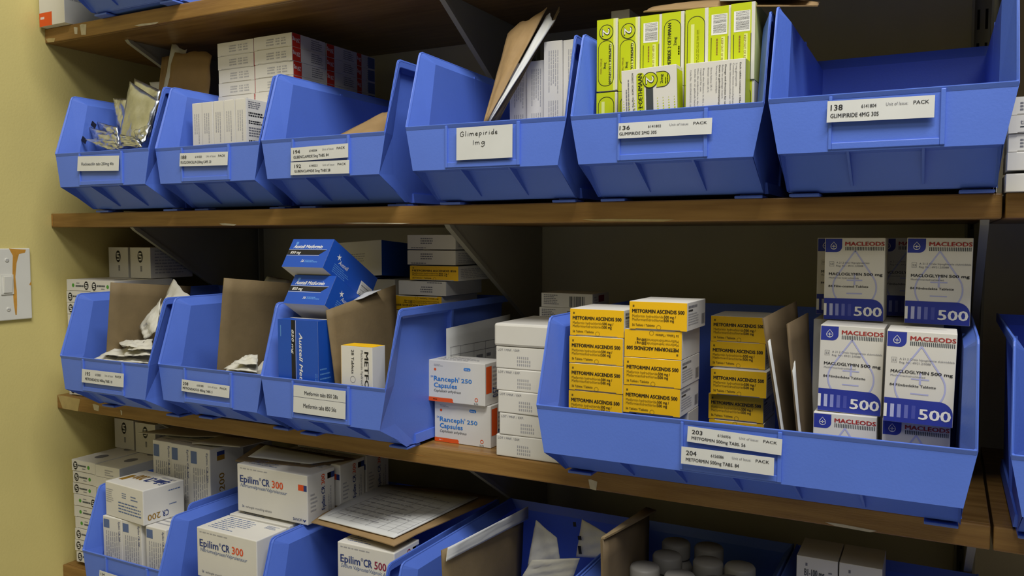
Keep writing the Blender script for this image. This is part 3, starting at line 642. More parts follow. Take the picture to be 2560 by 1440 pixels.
ye = carton('yellow_tablet_carton', W, H, D, 'card_white', 'yellow', F=yel('500'), Rr=yR)
GY = 'yellow-ended tablet packs'
yb = -.042; xL = spot(1424, 900, yb).x
plain(W - .002, .0605, D, xL + .001, yb + .001, ZC + .0095, 'pale carton hidden under the left yellow column', b='C4')
for i, py in enumerate((837, 906, 972, 1040)):
    put(ye, xL + jit(.0006), yb + jit(.001), -.1497 - .0306 * i, f'yellow-fronted pack {ORD[i]}, left column in the wide bin', GY, w=W, rz=jit(.008))
xM = spot(1560, 950, yb).x
plain(W - .004, .0720, D - .002, xM + .004, yb + .002, ZC + .0095, 'pale carton hidden under the middle yellow column', b='C4')
for i in range(4):
    x = xM + (.0060, .0004, .0002, -.0006)[i]; z = -.1389 - .0304 * i
    nm = f'yellow-fronted pack {ORD[i]}, middle column in the wide bin'
    if i == 1: turned(ye, H, x, yb, z, 'upside-down yellow-fronted pack in the middle column of the wide bin', GY, w=W)
    else: put(ye, x, yb + jit(.001), z, nm, GY, w=W, rz=jit(.008))
yr = .08; xR = spot(1777, 900, yr).x
for i, (px, py) in enumerate(((1777, 852), (1775, 915), (1783, 980), (1771, 1045))):
    p_ = spot(px, py, yr); put(ye, p_.x, yr + (-.012 if i == 2 else 0), p_.z, f'yellow-fronted pack {ORD[i]}, rear right column in the wide bin', GY, w=W, rz=jit(.01))
zq = spot(1771, 1045, yr).z - .0306
turned(ye, H, xR - .001, yr, zq, 'upside-down yellow pack lowest in the rear right column of the wide bin', GY, w=W)
plain(W - .004, max(.01, zq - (ZC + .0095) - .0004), D - .004, xR + .001, yr + .002, ZC + .0095, 'pale carton hidden under the rear right yellow column', b='C4')

# yellow and white stack at the back of C3
W, H, D = .0815, .0207, .10
y8 = carton('yellow_tablet_carton', W, H, D, 'card_white', 'yellow', F=yel('850', '28 Tablets / Tablette'), Rr=lambda F: F.fine(.06, .2, .9, .9, 6, 'ink_pale', .4, 3))
w8 = carton('yellow_tablet_carton', W, H, D, 'card_white', 'card_white', F=lambda F: (F.fine(.28, .22, .66, .7, 3, 'ink_grey', .5, 3), F.fine(.08, .86, .45, .94, 1, 'ink_grey', .8, 5)), Rr=lambda F: F.fine(.06, .2, .9, .9, 6, 'ink_pale', .4, 3))
G8 = 'stack of yellow or white ended packs behind the bin divider'
rows = [(w8, 1020, 622, 0, 'topmost white-ended pack of the stack behind the kraft divider'), (w8, 1020, 659, 0, 'white-ended pack second from top of the stack behind the kraft divider'), (y8, 1027, 698, 0, 'yellow-ended pack marked 850, upright print, third in the stack'), (w8, 996, 738, 1, 'white-ended pack upside down, fourth in the stack behind the divider'), (y8, 985, 776, 1, 'yellow-ended 850 pack upside down at the rim of the bin'), (w8, 963, 816, 0, 'lowest visible pale pack of the stack, beside the bin rim')]
for i, (pr, px, py, fl, nm) in enumerate(rows):
    p_ = spot(px, py, .10); z = -.0577 - .0220 * i
    (turned(pr, H, p_.x, .10 + jit(.002), z, nm, G8, w=W) if fl else put(pr, p_.x, .10 + jit(.002), z, nm, G8, w=W))
plain(.075, -.0577 - .0220 * 5 - .0004 - (ZC + .0095), .09, .664, .105, ZC + .0095, 'pale carton hidden under the yellow and white stack', b='C3')
# big yellow-white pack at the front of C3
def yw(F):
    G = F.cw(); G.text('METFORMIN', .07, .24, .13, .97, bold=2.4); G.text('Metformin hydrochloride', .05, .36, .075, .7, m='ink_grey'); G.text('28 Tablets', .05, .66, .085, .38, m='ink', bold=.6)
    G.line(G.arc(.46, .62, .004, 0, 2 * PI, 14)[:-1], .0004, 'ink_grey', 3, True)
    F.poly([(0, .72)] + [(.22 * math.sin(i * .16), .72 + .28 * (1 - math.cos(i * .16))) for i in range(11)] + [(0, 1)], 'yellow', 2)
    F.disc(.32, .99, .006, 'ink', 3)
tz = spot(858, 864, -.076).z
put(carton('yellow_tablet_carton', .0490, tz - (ZC + .0460), .026, 'card_white', None, F=yw, T=lambda F: F.rect(0, 0, 1, 1, 'yellow'), Lf=lambda F: F.rect(0, 0, 1, 1, 'yellow')), spot(858, 900, -.076).x - .005, -.0740, ZC + .0460, 'white pack with yellow curved corner and sideways lettering, front of the kraft divider', GY, w=.0490, rz=-.01)

# --- orange-cornered capsule packs
def ran(F):
    F.text('Ranceph', .1, .49, .115, .53, m='sky', bold=2); F.text('250', .59, .49, .1, .77, m='sky', bold=2); F.text('Capsules', .1, .65, .115, .51, m='sky', bold=2); F.text('S4', .04, .42, .05, .085, m='sky'); F.text('®', .53, .42, .05, m='sky')
    F.text('Cephalexin anhydrous', .1, .76, .065, .58, m='dark_grey', ital=True)
    F.poly([(0, .90), (.42, .90), (.44, .93), (.435, .97), (.455, 1), (0, 1)], 'orange', 2); F.fine(.08, .94, .2, .965, 1, 'white_ink', .8); F.disc(.12, .22, .0018, 'orange', 2)
    F.fine(.1, .09, .28, .15, 2, 'ink_pale', .5); F.poly(F.rrect(.63, .13, .75, .2, .0018), 'sky', 2); F.text('250 mg', .65, .185, .035, .73, m='white_ink', l=4)
    F.line(F.arc(.85, .87, .0022, 0, 2 * PI, 12)[:-1], .0008, 'orange', 3, True); F.text('SUN', .81, .985, .045, .88, m='dark_grey')
ranR = lambda F: (F.rect(.05, .08, .35, .72, 'orange'), F.cw().text('250', .6, .6, .3, .85, m='e_navy'), F.fine(.4, .1, .9, .9, 8, 'ink_pale', .4))
W, H, D = .0865, .0545, .048
ra = carton('capsule_carton', W, H, D, 'card_white', None, F=ran, Rr=ranR, T=lambda F: F.fine(.1, .3, .8, .9, 4, 'ink_pale', .3))
GR = 'capsule packs with orange corner'
put(ra, spot(1086, 1100, .03).x, .031, ZC + .0004, 'lower white capsule pack with orange corner on the shelf', GR, w=W, rz=-.02)
put(ra, spot(1072, 995, .024).x, .024, ZC + .0004 + H + .0006, 'upper white capsule pack with orange corner, stacked on its twin', GR, w=W, rz=-.01)
# --- white packs between them and the wide bin
W, H, D = .098, .0272, .11
def lot(F):
    F.text('LOT / MNF. / EXP.', .03, .2, .1, .34, m='ink_grey')
    for i in range(3):
        for k in range(7 if i else 6): F.rect(.3 + k * .028, .42 + i * .16, .315 + k * .028, .52 + i * .16, 'ink_pale', 2)
wl = carton('white_lot_carton', W, H, D, 'card_white', None, F=lot, rim=.0012)
def lot2(F):
    for i in range(3):
        for k in range(7): F.rect(.78 + k * .026, .42 + i * .16, .793 + k * .026, .53 + i * .16, 'ink_grey', 2)
wl2 = carton('white_lot_carton', W, H + .001, D, 'card_white', None, F=lot2, rim=.003)
GL = 'white packs with dotted lot print'
for i in range(5):
    put(wl, (.8630, .8655, .8638, .8600, .8615)[4 - i] if False else (.8640, .8690, .8670, .8645, .8640)[i], .004 + jit(.001), ZC + .0004 + i * .0275, f'white lot-printed pack {ORD[5 - i]} of six beside the wide bin', GL, w=W, rz=(.0, .02, -.01, .0, .01)[i])
put(wl2, .8620, .002, ZC + .0004 + 5 * .0275, 'topmost round-edged white pack of six beside the wide bin', GL, w=W, rz=.01)
W = .076
wb = carton('white_barcode_carton', W, .0195, .06, 'card_white', None, F=lambda F: (F.fine(.05, .12, .35, .85, 6, 'ink_grey', .5, 6), F.bars(.55, .2, .86, .95, n=14, m='dark_grey')), Rr=lambda F: (F.rect(.35, .15, .7, .6, 'maroon', 2), F.fine(.1, .2, .3, .8, 3, 'ink_pale')), rim=.0005)
put(wb, .8605, .14, -.1362, 'white barcode pack on top behind the lot-printed packs', 'white barcode packs', w=W)
put(wb, .8580, .139, -.1560, 'white barcode pack beneath its twin, behind the lot-printed packs', 'white barcode packs', w=W)
plain(.078, .1550, .09, .858, .139, ZC + .0004, 'pale carton hidden under the white barcode packs')

# --- white packs with drop and blue band
def drop(F, cx, top, cy, r, t, mt, cut=None):
    d = (cy - top) * F.H; ph = math.acos(r / d); a0 = PI / 2 - ph
    pts = [(cx, top)] + [q for q in F.arc(cx, cy, r, PI / 2 + ph, PI / 2 - ph + 2 * PI, 44)]
    if cut:
        k = [i for i, q in enumerate(pts) if q[1] < cut]; seg = []; run = []
        for i, q in enumerate(pts + [pts[0]]):
            if q[1] < cut: run.append(q)
            else:
                if run: seg.append(run)
                run = []
        if run: seg.append(run)
        for s_ in seg:
            if len(s_) > 1: F.line(s_, t, mt, 2)
    else: F.line(pts, t, mt, 2, True)
def mac(lang):
    def d(F):
        c = F.arc(.29 - .1, .175 - .1 * F.W / F.H, .1 * F.W, 0, -PI / 2, 8)
        F.poly([(.01, .012), (.29, .012)] + c + [(.01, .175)], 'mac_blue', 1)
        drop(F, .15, .05, .105, .05 * F.W, .0005, 'white_ink'); F.rect(.115, .1, .185, .106, 'white_ink', 3); F.rect(.145, .085, .155, .12, 'white_ink', 3); F.rect(.12, .13, .18, .135, 'white_ink', 3)
        F.text('MACLEODS', .345, .095, .047, .985, m='red', bold=3)
        for i in range(24): F.rect(.345 + i * .0268, .108, .358 + i * .0268, .152, 'dark_grey', 2)
        drop(F, .51, .155, .60, .36 * F.W, .0015, 'lav', .737)
        F.rect(.38, .505, .64, .52, 'lav', 1.5); F.rect(.495, .44, .525, .57, 'lav', 1.75); F.rect(.38, .665, .64, .68, 'lav', 1.5)
        F.line([(.085, .29), (.16, .29), (.16, .345), (.085, .345)], .0003, 'ink_grey', 3, True); F.text('S3', .097, .332, .026, .148, m='ink_grey')
        F.text('A 21.2 Orale hipoglisemie slukmiddels' if lang else 'A 21.2 Oral Hypoglycaemics', .2, .312, .022, .98 if lang else .75, m='ink_grey'); F.text('Reg. Nr.: 49/21.2/0088', .2, .350, .022, .65, m='ink_grey')
        F.text('MACLOGLYMIN', .08, .455, .034, .63, bold=1.8); F.text('500 mg', .66, .455, .034, .965, bold=2.4)
        F.text('Metformienhidrochloried' if lang else 'Metformin hydrochloride', .08, .495, .02, .58, m='ink_grey')
        F.text('84 Filmbedekte Tablette' if lang else '84 Film-coated Tablets', .075, .60, .028, .74, bold=1.2)
        rr = .2 * F.W
        F.poly([(.005, .735), (.78, .735)] + F.arc(.795, .735 + rr / F.H, rr, PI / 2, 0, 8) + [(.995, .995), (.005, .995)], 'mac_blue', 3)
        for (a, b), mt in zip(((.0055, .05), (.1, .155), (.2, .255), (.305, .36), (.41, .465)), ('white_ink', 'fade1', 'fade2', 'fade3', 'fade4')): F.rect(a, .80, b, .945, mt, 4)
        F.text('500', .52, .94, .115, .965, m='white_ink', bold=2.2, l=5)
    return d
W, H, D = .0585, .0868, .050
mt_ = lambda F: (F.line([(.25, .35), (.85, .35)], .0008, 'dark_grey', 2), F.rect(.02, .0, .98, .05, 'paleline', 2))
mc = carton('blue_band_carton', W, H, D, 'card_white', None, F=mac(True), T=mt_); mce = carton('blue_band_carton', W, H, D, 'card_white', None, F=mac(False), T=mt_)
GMa = 'white packs with drop outline and blue band'
zb = ZC + .0095
put(mc, spot(2033, 1060, -.018).x, -.018, zb, 'bottom left blue-band pack, only its top above the wide bin lip', GMa, w=W)
put(mc, spot(2203, 1080, -.030).x, -.018, zb, 'bottom right blue-band pack, only its top above the wide bin lip', GMa, w=W)
put(mc, spot(2043, 1029, -.012).x, -.012, zb + H + .0005, 'left blue-band pack of the middle pair in the wide bin', GMa, w=W, ry=.018)
put(mc, spot(2207, 1050, -.034).x, -.034, zb + H + .0005, 'right blue-band pack of the middle pair in the wide bin', GMa, w=W, ry=.02)
put(mce, spot(2058, 800, .045).x, .046, zb + 2 * H + .0010, 'upper left blue-band pack with English print, in front of another', GMa, w=W)
put(mc, spot(2260, 810, .040).x, .040, zb + 2 * H + .0010, 'upper right blue-band pack standing on top near the bin corner', GMa, w=W, ry=.01)
put(mc, spot(2042, 700, .11).x, .11, zb + 2 * H + .0010, 'blue-band pack half hidden behind the upper left one', GMa, w=W)
put(mc, spot(2190, 700, .12).x + .002, .12, zb + 2 * H + .0010, 'dark shaded blue-band pack seen between the two upper packs', GMa, w=W)
plain(.125, .1735, .12, 1.2285, .055, zb, 'pale carton hidden under the upper blue-band packs', b='C4')

# --- valproate packs on the lowest shelf
def epi(n, nm, col, sub, full=None):
    def d(F):
        cut = full is not None
        if cut: F.W = full
        F.text('Epilim', .045, .37, .15, .315, m='e_navy', bold=1.6); F.text('®', .325, .28, .06, m='e_navy'); F.text('CR', .365, .37, .15, .475, m='e_navy', bold=1.6); F.text(n, .51, .37, .15, .665, m=col, bold=1.6)
        F.text(sub, .05, .47, .075, .72, m='dull_blue', ital=True); 
        if not cut: F.rect(.875, .2, .95, .32, col, 2); F.rect(.95, .2, .992, .32, 'e_navy', 2)
        F.fine(.045, .07, .65, .11, 1, 'ink_pale', .5, 4); F.text('56', .07, .90, .05, .1, m='e_navy'); F.text(nm, .12, .90, .05, .5, m='ink_grey'); 
        if cut: return
        F.text('SANOFI', .80, .94, .055, .925, m='e_navy', bold=.5); F.poly([(.94, .89), (.955, .91), (.97, .89), (.98, .9), (.955, .95), (.935, .91)], 'e_navy', 2)
    return d
def epiR(n, col):
    def d(F):
        G = F.ccw(); G.text('Epilim CR', .2, .62, .13, .68, m='e_navy', bold=1.2); G.text(n, .72, .62, .13, .93, m=col, bold=1.2); F.rect(.72, .08, .98, .2, 'e_navy', 2); F.rect(.72, .08, .85, .2, col, 2); G.fine(.1, .75, .7, .9, 2, 'ink_pale', .4); F.fine(.1, .4, .35, .8, 5, 'ink_pale', .4)
    return d
epiT = lambda F: (F.fine(.1, .1, .6, .9, 8, 'dull_blue', .3, 5), F.fine(.75, .1, .95, .3, 4, 'dull_blue', .4, 6))
W, H, D = .134, .0690, .056
e3_ = carton('valproate_carton', W, H, D, 'card_white', None, F=epi('300', 'verlengde vrystelling tablette', 'e_ora', 'Natriumvalproaat/Valproiensuur'), Rr=epiR('300', 'e_ora'), T=epiT, rim=.0012)
G3 = 'packs with orange 300 print'
x2 = spot(494, 1430, -.098).x
e3n = carton('valproate_carton', .114, H, D, 'card_white', None, F=epi('300', 'verlengde vrystelling tablette', 'e_ora', 'Natriumvalproaat/Valproiensuur', .134), T=epiT, rim=.0012)
Wn = .114
put(e3n, x2, -.098, -.5085, 'front pack with orange 300 print in the second lowest-shelf bin', G3, w=Wn, rz=-.02)
plain(W - .002, .0935, .052, x2, -.092, ZD + .0095, 'pale carton hidden under the front 300 pack', b='D2')
put(e3n, x2 - .001, -.038, -.5085, 'pack behind and level with the front 300 pack, its top showing', G3, w=Wn)
put(e3n, x2 - .001, .020, -.5085, 'hidden pack deeper in the bin under the upper 300 pack', G3, w=Wn)
plain(W - .004, .0935, .16, x2 + .002, -.036, ZD + .0095, 'pale carton hidden under the rear 300 packs', b='D2')
xu = spot(596, 1274, -.03).x
put(e3_, xu, -.031, -.4350, 'upper pack with orange 300 print, card lying on its top', G3, w=W, rz=-.02)
put(e3_, xu + .0045, .030, -.4350, 'shaded 300 pack directly behind the upper one', G3, w=W)
put(e3_, xu + .0045, .090, -.4350, 'dark 300 pack at the back under the shelf', G3, w=W)
W = .091
e5 = carton('valproate_carton', W, H, D, 'card_white', None, F=epi('500', 'prolonged release tablets', 'maroon', 'Sodium Valproate/Valproic Acid', .118), Rr=epiR('500', 'maroon'), T=epiT, rim=.0012)
x3 = .6590
put(e5, x3, -.055, -.5065, 'pack with dark red 500 print under the printed form', w=W)
plain(W, .095, .05, x3, -.05, ZD + .0095, 'pale carton hidden under the 500 pack', b='D3')
# 200 packs
W, H, D = .098, .0535, .070
def e2top(F): F = F.flip(); F.rect(.82, .25, .92, .6, 'gold', 2); F.text('Epilim CR', .05, .72, .3, .5, m='e_navy', bold=1.2); F.text('200', .55, .72, .3, .78, m='gold', bold=1.2); F.fine(.05, .8, .6, .95, 1, 'ink_pale')
def e2f(F): F.fine(.03, .2, .22, .62, 7, 'ink_pale', .4, 2); F.fine(.45, .22, .62, .4, 3, 'dull_blue', .4, 3); F.fine(.68, .25, .88, .42, 2, 'dull_blue', .4, 4); F.fine(.35, .5, .95, .85, 4, 'dull_blue', .4, 5)
def e2r(F): G = F.flip(); G.text('200', .6, .28, .18, .9, m='gold', bold=1.2); G.text('CR', .4, .28, .18, .55, m='e_navy', bold=1); G.fine(.1, .8, .6, .86, 1, 'dull_blue'); G.fine(.2, .4, .5, .46, 1, 'dull_blue')
G2 = 'packs with gold 200 print'
el = carton('valproate_carton', W, H, D, 'card_white', None, F=e2f, Rr=e2r, T=e2top, rim=.0012)
put(el, spot(268, 1285, -.06).x, -.062, -.4715, 'pack with gold 200 print lying upside down over the first lowest-shelf bin', G2, w=W, rz=-.09)
def stf(F): F.rect(.05, .05, .35, .2, 'dull_blue', 2); F.cw().fine(.25, .15, .95, .9, 7, 'ink_pale', .4, 3); F.cw().text('Epilim CR 200', .05, .18, .09, .4, m='e_navy')
def str_(F): G = F.ccw(); G.text('CR', .3, .4, .16, .42, m='e_navy', bold=1.2); G.text('200', .46, .4, .16, .68, m='gold', bold=1.2); F.rect(.2, .05, .42, .1, 'e_navy', 2); F.rect(.2, .1, .42, .16, 'gold', 2); G.fine(.2, .6, .6, .72, 1, 'ink_pale')
es = carton('valproate_carton', .0445, .0880, .070, 'card_white', None, F=stf, Rr=str_, T=lambda F: F.fine(.1, .1, .9, .9, 5, 'ink_pale', .3), rim=.0012)
es2 = carton('valproate_carton', .0445, .1305, .070, 'card_white', None, F=stf, Rr=str_, T=lambda F: F.fine(.1, .1, .9, .9, 5, 'ink_pale', .3), rim=.0012)
for i, px in enumerate((266, 313, 372)):
    put(es, spot(px, 1330, -.06).x + .0005, -.066, -.5600, ('leftmost', 'middle', 'rightmost')[i] + ' of three upright packs at the front of the first lowest-shelf bin', G2, w=.0445)
for i in range(3):
    put(es2, (.2115, .2570, .3025)[i], .022 - .002 * i, -.5015, ('leftmost', 'middle', 'gold-numbered rightmost')[i] + ' of three upright packs behind the lying 200 pack', G2, w=.0445)
plain(.137, .1005, .065, .212, .023, ZD + .0095, 'pale carton hidden under the rear upright 200 packs', b='D1')
put(el, .224, .108, -.4250, 'dark pack at the back of the first lowest-shelf bin', G2, w=W)
plain(.10, .177, .065, .224, .11, ZD + .0095, 'pale carton hidden at the back of the first lowest-shelf bin', b='D1')
# B1 packs
W, H, D = .0425, .034, .06
b1 = carton('vitamin_carton', W, H, D, 'card_white', None, F=lambda F: (F.text('B1-100 mg', .2, .62, .24, .68, m='dark_grey', bold=1), F.fine(.78, .4, .92, .5, 1, 'ink_grey'), F.rect(.22, .2, .27, .3, 'ink_grey', 2)))
GB1 = 'B1 vitamin packs'
for j in range(2):
    for i in range(2):
        put(b1, 1.2170 + i * .0440, .05, -.3905 - H - j * .0345, f'{("upper", "lower")[j]} {("left", "right")[i]} shaded white B1-100 mg pack on the lowest shelf', GB1, w=W)
plain(.085, -.3905 - 2 * .0345 - .0010 - (ZD + .0095), .06, 1.217, .051, ZD + .0095, 'pale carton hidden under the B1 packs', b='D6')
# bottles
prof = [(.0005, 0), (.019, .0), (.0205, .003), (.0205, .058), (.018, .064), (.0145, .068), (.0145, .071)]
GBo = 'white pill bottles in the dark bin'
bt = None
plain(.155, .10, .15, 1.006, -.03, ZD + .0095, 'pale carton hidden under the pill bottles', b='D5')
bl = ['nearest the kraft divider', 'second along the front', 'third along the front', 'front right', 'rear left', 'rear middle', 'rear right', 'deepest left', 'deepest right']
for i, (px, py, y) in enumerate(((1612, 1430, -.005), (1700, 1440, -.01), (1786, 1440, -.01), (1826, 1438, .0), (1668, 1415, .04), (1770, 1408, .043), (1850, 1420, .046), (1690, 1385, .085), (1772, 1396, .088))):
    p_ = spot(px, py, y)
    if bt is None:
        bt = r = empty('pill_bottle'); b = MB(); b.lathe(prof, 'bottle_shaded'); b.build('bottle', r)
        b = MB(); b.lathe([(.0005, .0705), (.0168, .0705), (.0172, .072), (.0172, .087), (.0155, .0895), (.0005, .09)], 'bottle_shaded'); b.build('screw_cap', r)
    else: r = dup(bt)
    r.location = (p_.x, y, -.5018); tag(r, f'white screw-cap pill bottle {bl[i]} in the dark bin', 'bottle', GBo)

# ------------------------------------------------------------------ sheets, cards and sachets
def patch(name, c, nx=10, ny=10, thick=.0006, bulge=0, wrinkle=0, m='kraft', label=None, cat='card', group=None, seed=1, curl=0, edge=0, parent=None, draw=None, m2=None):
    """a thin closed sheet or pouch through four corners: bottom left, bottom right, top right, top left"""
    r = random.Random(seed); A, B, C, D_ = [Vector(q) for q in c]
    n = (B - A).cross(D_ - A).normalized(); ph = [r.uniform(0, 6.28) for _ in range(8)]; org = A.copy()
    def P(u, v, side):
        q = A * (1 - u) * (1 - v) + B * u * (1 - v) + C * u * v + D_ * (1 - u) * v
        e = max(0, min(u, 1 - u, v, 1 - v)); pil = min(1, e * 7)
        wv = wrinkle * (math.sin(9 * u + 4 * v + ph[0]) + .7 * math.sin(15 * v - 6 * u + ph[1]) + .5 * math.sin(23 * (u + v) + ph[2]) + .4 * math.sin(31 * u - 17 * v + ph[3]))
        if edge: q = q + (D_ - A) * (edge * (math.sin(6 * u + ph[4]) + .35 * math.sin(17 * u + ph[5])) * (v > .99)) + (B - A) * (edge * (math.sin(5 * v + ph[6]) + .35 * math.sin(15 * v + ph[7])) * ((u < .01) or (u > .99)))
        return q + n * (side * (thick / 2 + bulge * pil) + wv * (.35 + .65 * pil) + curl * math.sin(PI * u) * (.3 + .7 * v)) - org
    mb = MB(); k = mb.si(m); g = {}
    for s in (1, -1):
        for i in range(nx + 1):
            for j in range(ny + 1): g[s, i, j] = mb.bm.verts.new(P(i / nx, j / ny, s))
    for i in range(nx):
        for j in range(ny):
            f = mb.bm.faces.new((g[1, i, j], g[1, i + 1, j], g[1, i + 1, j + 1], g[1, i, j + 1])); f.smooth = True; f.material_index = k
            f = mb.bm.faces.new((g[-1, i, j], g[-1, i, j + 1], g[-1, i + 1, j + 1], g[-1, i + 1, j])); f.smooth = True; f.material_index = k
    for i in range(nx):
        mb.bm.faces.new((g[-1, i, 0], g[-1, i + 1, 0], g[1, i + 1, 0], g[1, i, 0])); mb.bm.faces.new((g[1, i, ny], g[1, i + 1, ny], g[-1, i + 1, ny], g[-1, i, ny]))
    for j in range(ny):
        mb.bm.faces.new((g[1, 0, j], g[1, 0, j + 1], g[-1, 0, j + 1], g[-1, 0, j])); mb.bm.faces.new((g[-1, nx, j], g[-1, nx, j + 1], g[1, nx, j + 1], g[1, nx, j]))
    if draw:
        u = (B - A).normalized(); v = (D_ - A); v = (v - u * v.dot(u)).normalized()
        draw(Face(mb, n * (thick / 2 + bulge + .0002 + wrinkle), u, v, n, (B - A).length, (D_ - A).length))
    o = mb.build(name, parent); o.location = org
    if label: tag(o, label, cat, group)
    return o
S = spot
# bin B1: foil sachets
GF = 'silver foil sachets'
def foil(c, label, seed, tabs=True, bulge=.002, wr=.0012, fm='foil'):
    def d(F):
        if tabs: F.rect(.3, .62, .7, .78, 'ink_grey', 2)
    return patch('foil_sachet', c, 14, 14, .0005, bulge, wr, fm, label, 'sachet', GF, seed)
foil([S(298, 345, -.02), S(350, 362, -.022), S(398, 252, .0), S(324, 203, .0)], 'large bright foil sachet standing tallest in the left bin', 3, bulge=.003)
foil([S(318, 330, .012), S(372, 345, .012), S(402, 226, .03), S(336, 196, .03)], 'foil sachet whose top shows behind the tallest one', 4)
foil([S(292, 330, .01), S(330, 335, .01), S(318, 247, .02), S(284, 246, .02)], 'pale foil sachet with rounded top left of the tallest one', 5)
foil([S(262, 374, -.035), S(300, 375, -.035), S(286, 352, -.03), S(206, 346, -.03)][0:4], 'grey foil sachet with black tab lying lowest at left', 6, bulge=.001)
foil([S(240, 366, -.028), S(298, 372, -.03), S(292, 335, -.015), S(222, 318, -.015)], 'crinkled foil sachet with bright streaks in the low pile', 7, wr=.0016)
foil([S(262, 350, -.008), S(298, 362, -.008), S(294, 318, .0), S(242, 304, .0)], 'dark foil sachet at the back of the low pile', 8)
foil([S(240, 340, -.018), S(290, 352, -.018), S(285, 330, -.012), S(226, 330, -.012)], 'narrow foil sachet edge in the middle of the low pile', 9)
foil([S(296, 372, -.036), S(355, 368, -.036), S(345, 345, -.03), S(300, 335, -.03)], 'dull folded foil sachet in front of the tallest one', 10, wr=.0018)
foil([S(350, 366, -.03), S(362, 352, -.026), S(378, 310, -.01), S(330, 325, -.018)], 'small foil sachet reflecting blue at the right wall of the left bin', 11)
for a, (px, py, q) in enumerate(((210, 350, -.031), (234, 312, -.014))):
    p_ = S(px, py, q); b = MB(); b.box(-.006, .006, -.0004, .0004, -.004, .004, 'foil_tab', .0003); o = b.build('foil_sachet_tab'); o.location = p_; o.rotation_euler = (0, .6, 0)
    tag(o, ('black end tab of the lowest grey foil sachet', 'black end tab at the back of the low foil pile')[a], 'tab', 'black sachet tabs')
patch('foil_pile', [(.15, -.028, .05), (.285, -.022, .05), (.285, .06, .078), (.15, .055, .078)], 16, 12, .003, .004, .004, 'foil', 'heap of foil sachets filling the bottom of the left bin', 'sachet', seed=21)

# folder behind bins B1 and B2
patch('kraft_folder', [S(398, 290, .080), S(512, 290, .074), S(533, 135, .098), S(440, 128, .092)], 10, 10, .001, 0, .0008, 'kraft', 'kraft folder with torn top edge standing behind the second upper bin', 'folder', seed=3, edge=.03)
patch('paper_sheet', [S(394, 290, .0855), S(428, 290, .084), S(468, 124, .1005), S(430, 112, .0995)], 8, 8, .0006, 0, .0008, 'paper', 'white papers tucked behind the torn kraft folder', 'paper', seed=4, edge=.02)
patch('kraft_folder', [S(390, 290, .0905), S(404, 290, .0895), S(424, 140, .1055), S(406, 143, .1045)], 8, 8, .001, 0, .0006, 'kraft', 'narrow kraft strip left of the white papers', 'folder', seed=5)
patch('paper_sheet', [S(388, 250, .096), S(410, 250, .096), S(405, 204, .102), S(374, 206, .102)], 8, 8, .0006, 0, .0006, 'paper', 'small white paper corner above the foil sachets', 'paper', seed=6)
# bin B3 kraft
patch('kraft_card', [S(835, 345, -.028), S(960, 345, -.02), S(972, 280, .05), S(952, 284, .06)], 10, 8, .001, 0, .0006, 'kraft', 'kraft card lying inside the two-label bin', 'card', seed=7)
# bin B4 folder
patch('kraft_folder', [S(1208, 310, -.03), S(1214, 310, -.03), S(1368, 20, .055), S(1268, 90, .05)], 12, 14, .001, 0, .0008, 'kraft', 'kraft folder with ragged edge leaning in the handwritten-label bin', 'folder', seed=8, edge=.03, curl=.004)
patch('paper_sheet', [S(1215, 310, -.024), S(1221, 310, -.023), S(1388, 50, .055), S(1366, 40, .060)], 10, 16, .0015, 0, .0008, 'paper', 'white papers along the right edge of the leaning kraft folder', 'paper', seed=9, edge=.02, curl=.003)
patch('kraft_folder', [S(1221, 310, -.018), S(1248, 300, .004), S(1402, 12, .080), S(1384, 60, .064)], 10, 16, .001, 0, .0008, 'kraft_shaded', 'shaded side of the papers behind the leaning kraft folder', 'folder', seed=10, edge=.02)  # side of the papers in shade, the shade put into a dark colour
# card on top of the lime packs
patch('kraft_folder', [S(1605, 30, -.025), S(2040, 14, -.03), S(2052, 6, .06), S(1640, 16, .05)], 20, 8, .0012, 0, .0006, 'kraft', 'kraft card lying across the lime packs and the empty bin', 'folder', seed=11, edge=.01, curl=.006)
patch('paper_sheet', [S(1800, 1, -.028), S(2020, -5, -.03), S(2030, -12, .05), S(1800, -6, .04)], 12, 8, .0012, 0, .0004, 'paper', 'white paper lying on the kraft card over the lime packs', 'paper', seed=12)
# leaflets between bin B6 and right stack
for i, dx in enumerate((0, .0022)):
    patch('folded_leaflet', [(1.3905 + dx, -.003, .0006), (1.3925 + dx, .075, .0006), (1.3925 + dx, .075, .060), (1.3915 + dx, -.003, .063)], 4, 6, .0005, 0, .0002, 'paper', ('left', 'right')[i] + ' of two white leaflets upright between empty bin and right-edge packs', 'leaflet', 'upright leaflets', seed=i)

# bins C1, C2: dividers and white sachets
patch('kraft_divider', [(.2100, -.060, ZC + .050), (.2120, .085, ZC + .012), (.2360, .085, ZC + .190), S(277, 706, -.062)], 8, 8, .0012, 0, .0004, 'kraft_board', 'kraft divider card in the bin nearest the left wall', 'divider', seed=13)
patch('kraft_divider', [(.4340, -.048, ZC + .050), (.4360, .090, ZC + .012), (.4700, .090, ZC + .200), S(560, 695, -.052)], 8, 8, .0012, 0, .0004, 'kraft_board', 'kraft divider card in the second bin from the wall, half shaded', 'divider', seed=14)
GS = 'white paper sachets'
def sach(c, label, seed, wr=.0013, bars=False):
    return patch('paper_sachet', c, 12, 10, .0005, .0012, wr, 'pouch_paper', label, 'sachet', GS, seed, draw=(lambda F: F.bars(.25, .3, .6, .42, m='ink_grey', n=10)) if bars else None, edge=.02)
sach([S(370, 838, .0), S(400, 800, .0), S(478, 742, .03), S(432, 700, .035)], 'crumpled white sachet with barcode standing above the divider', 31, .002)
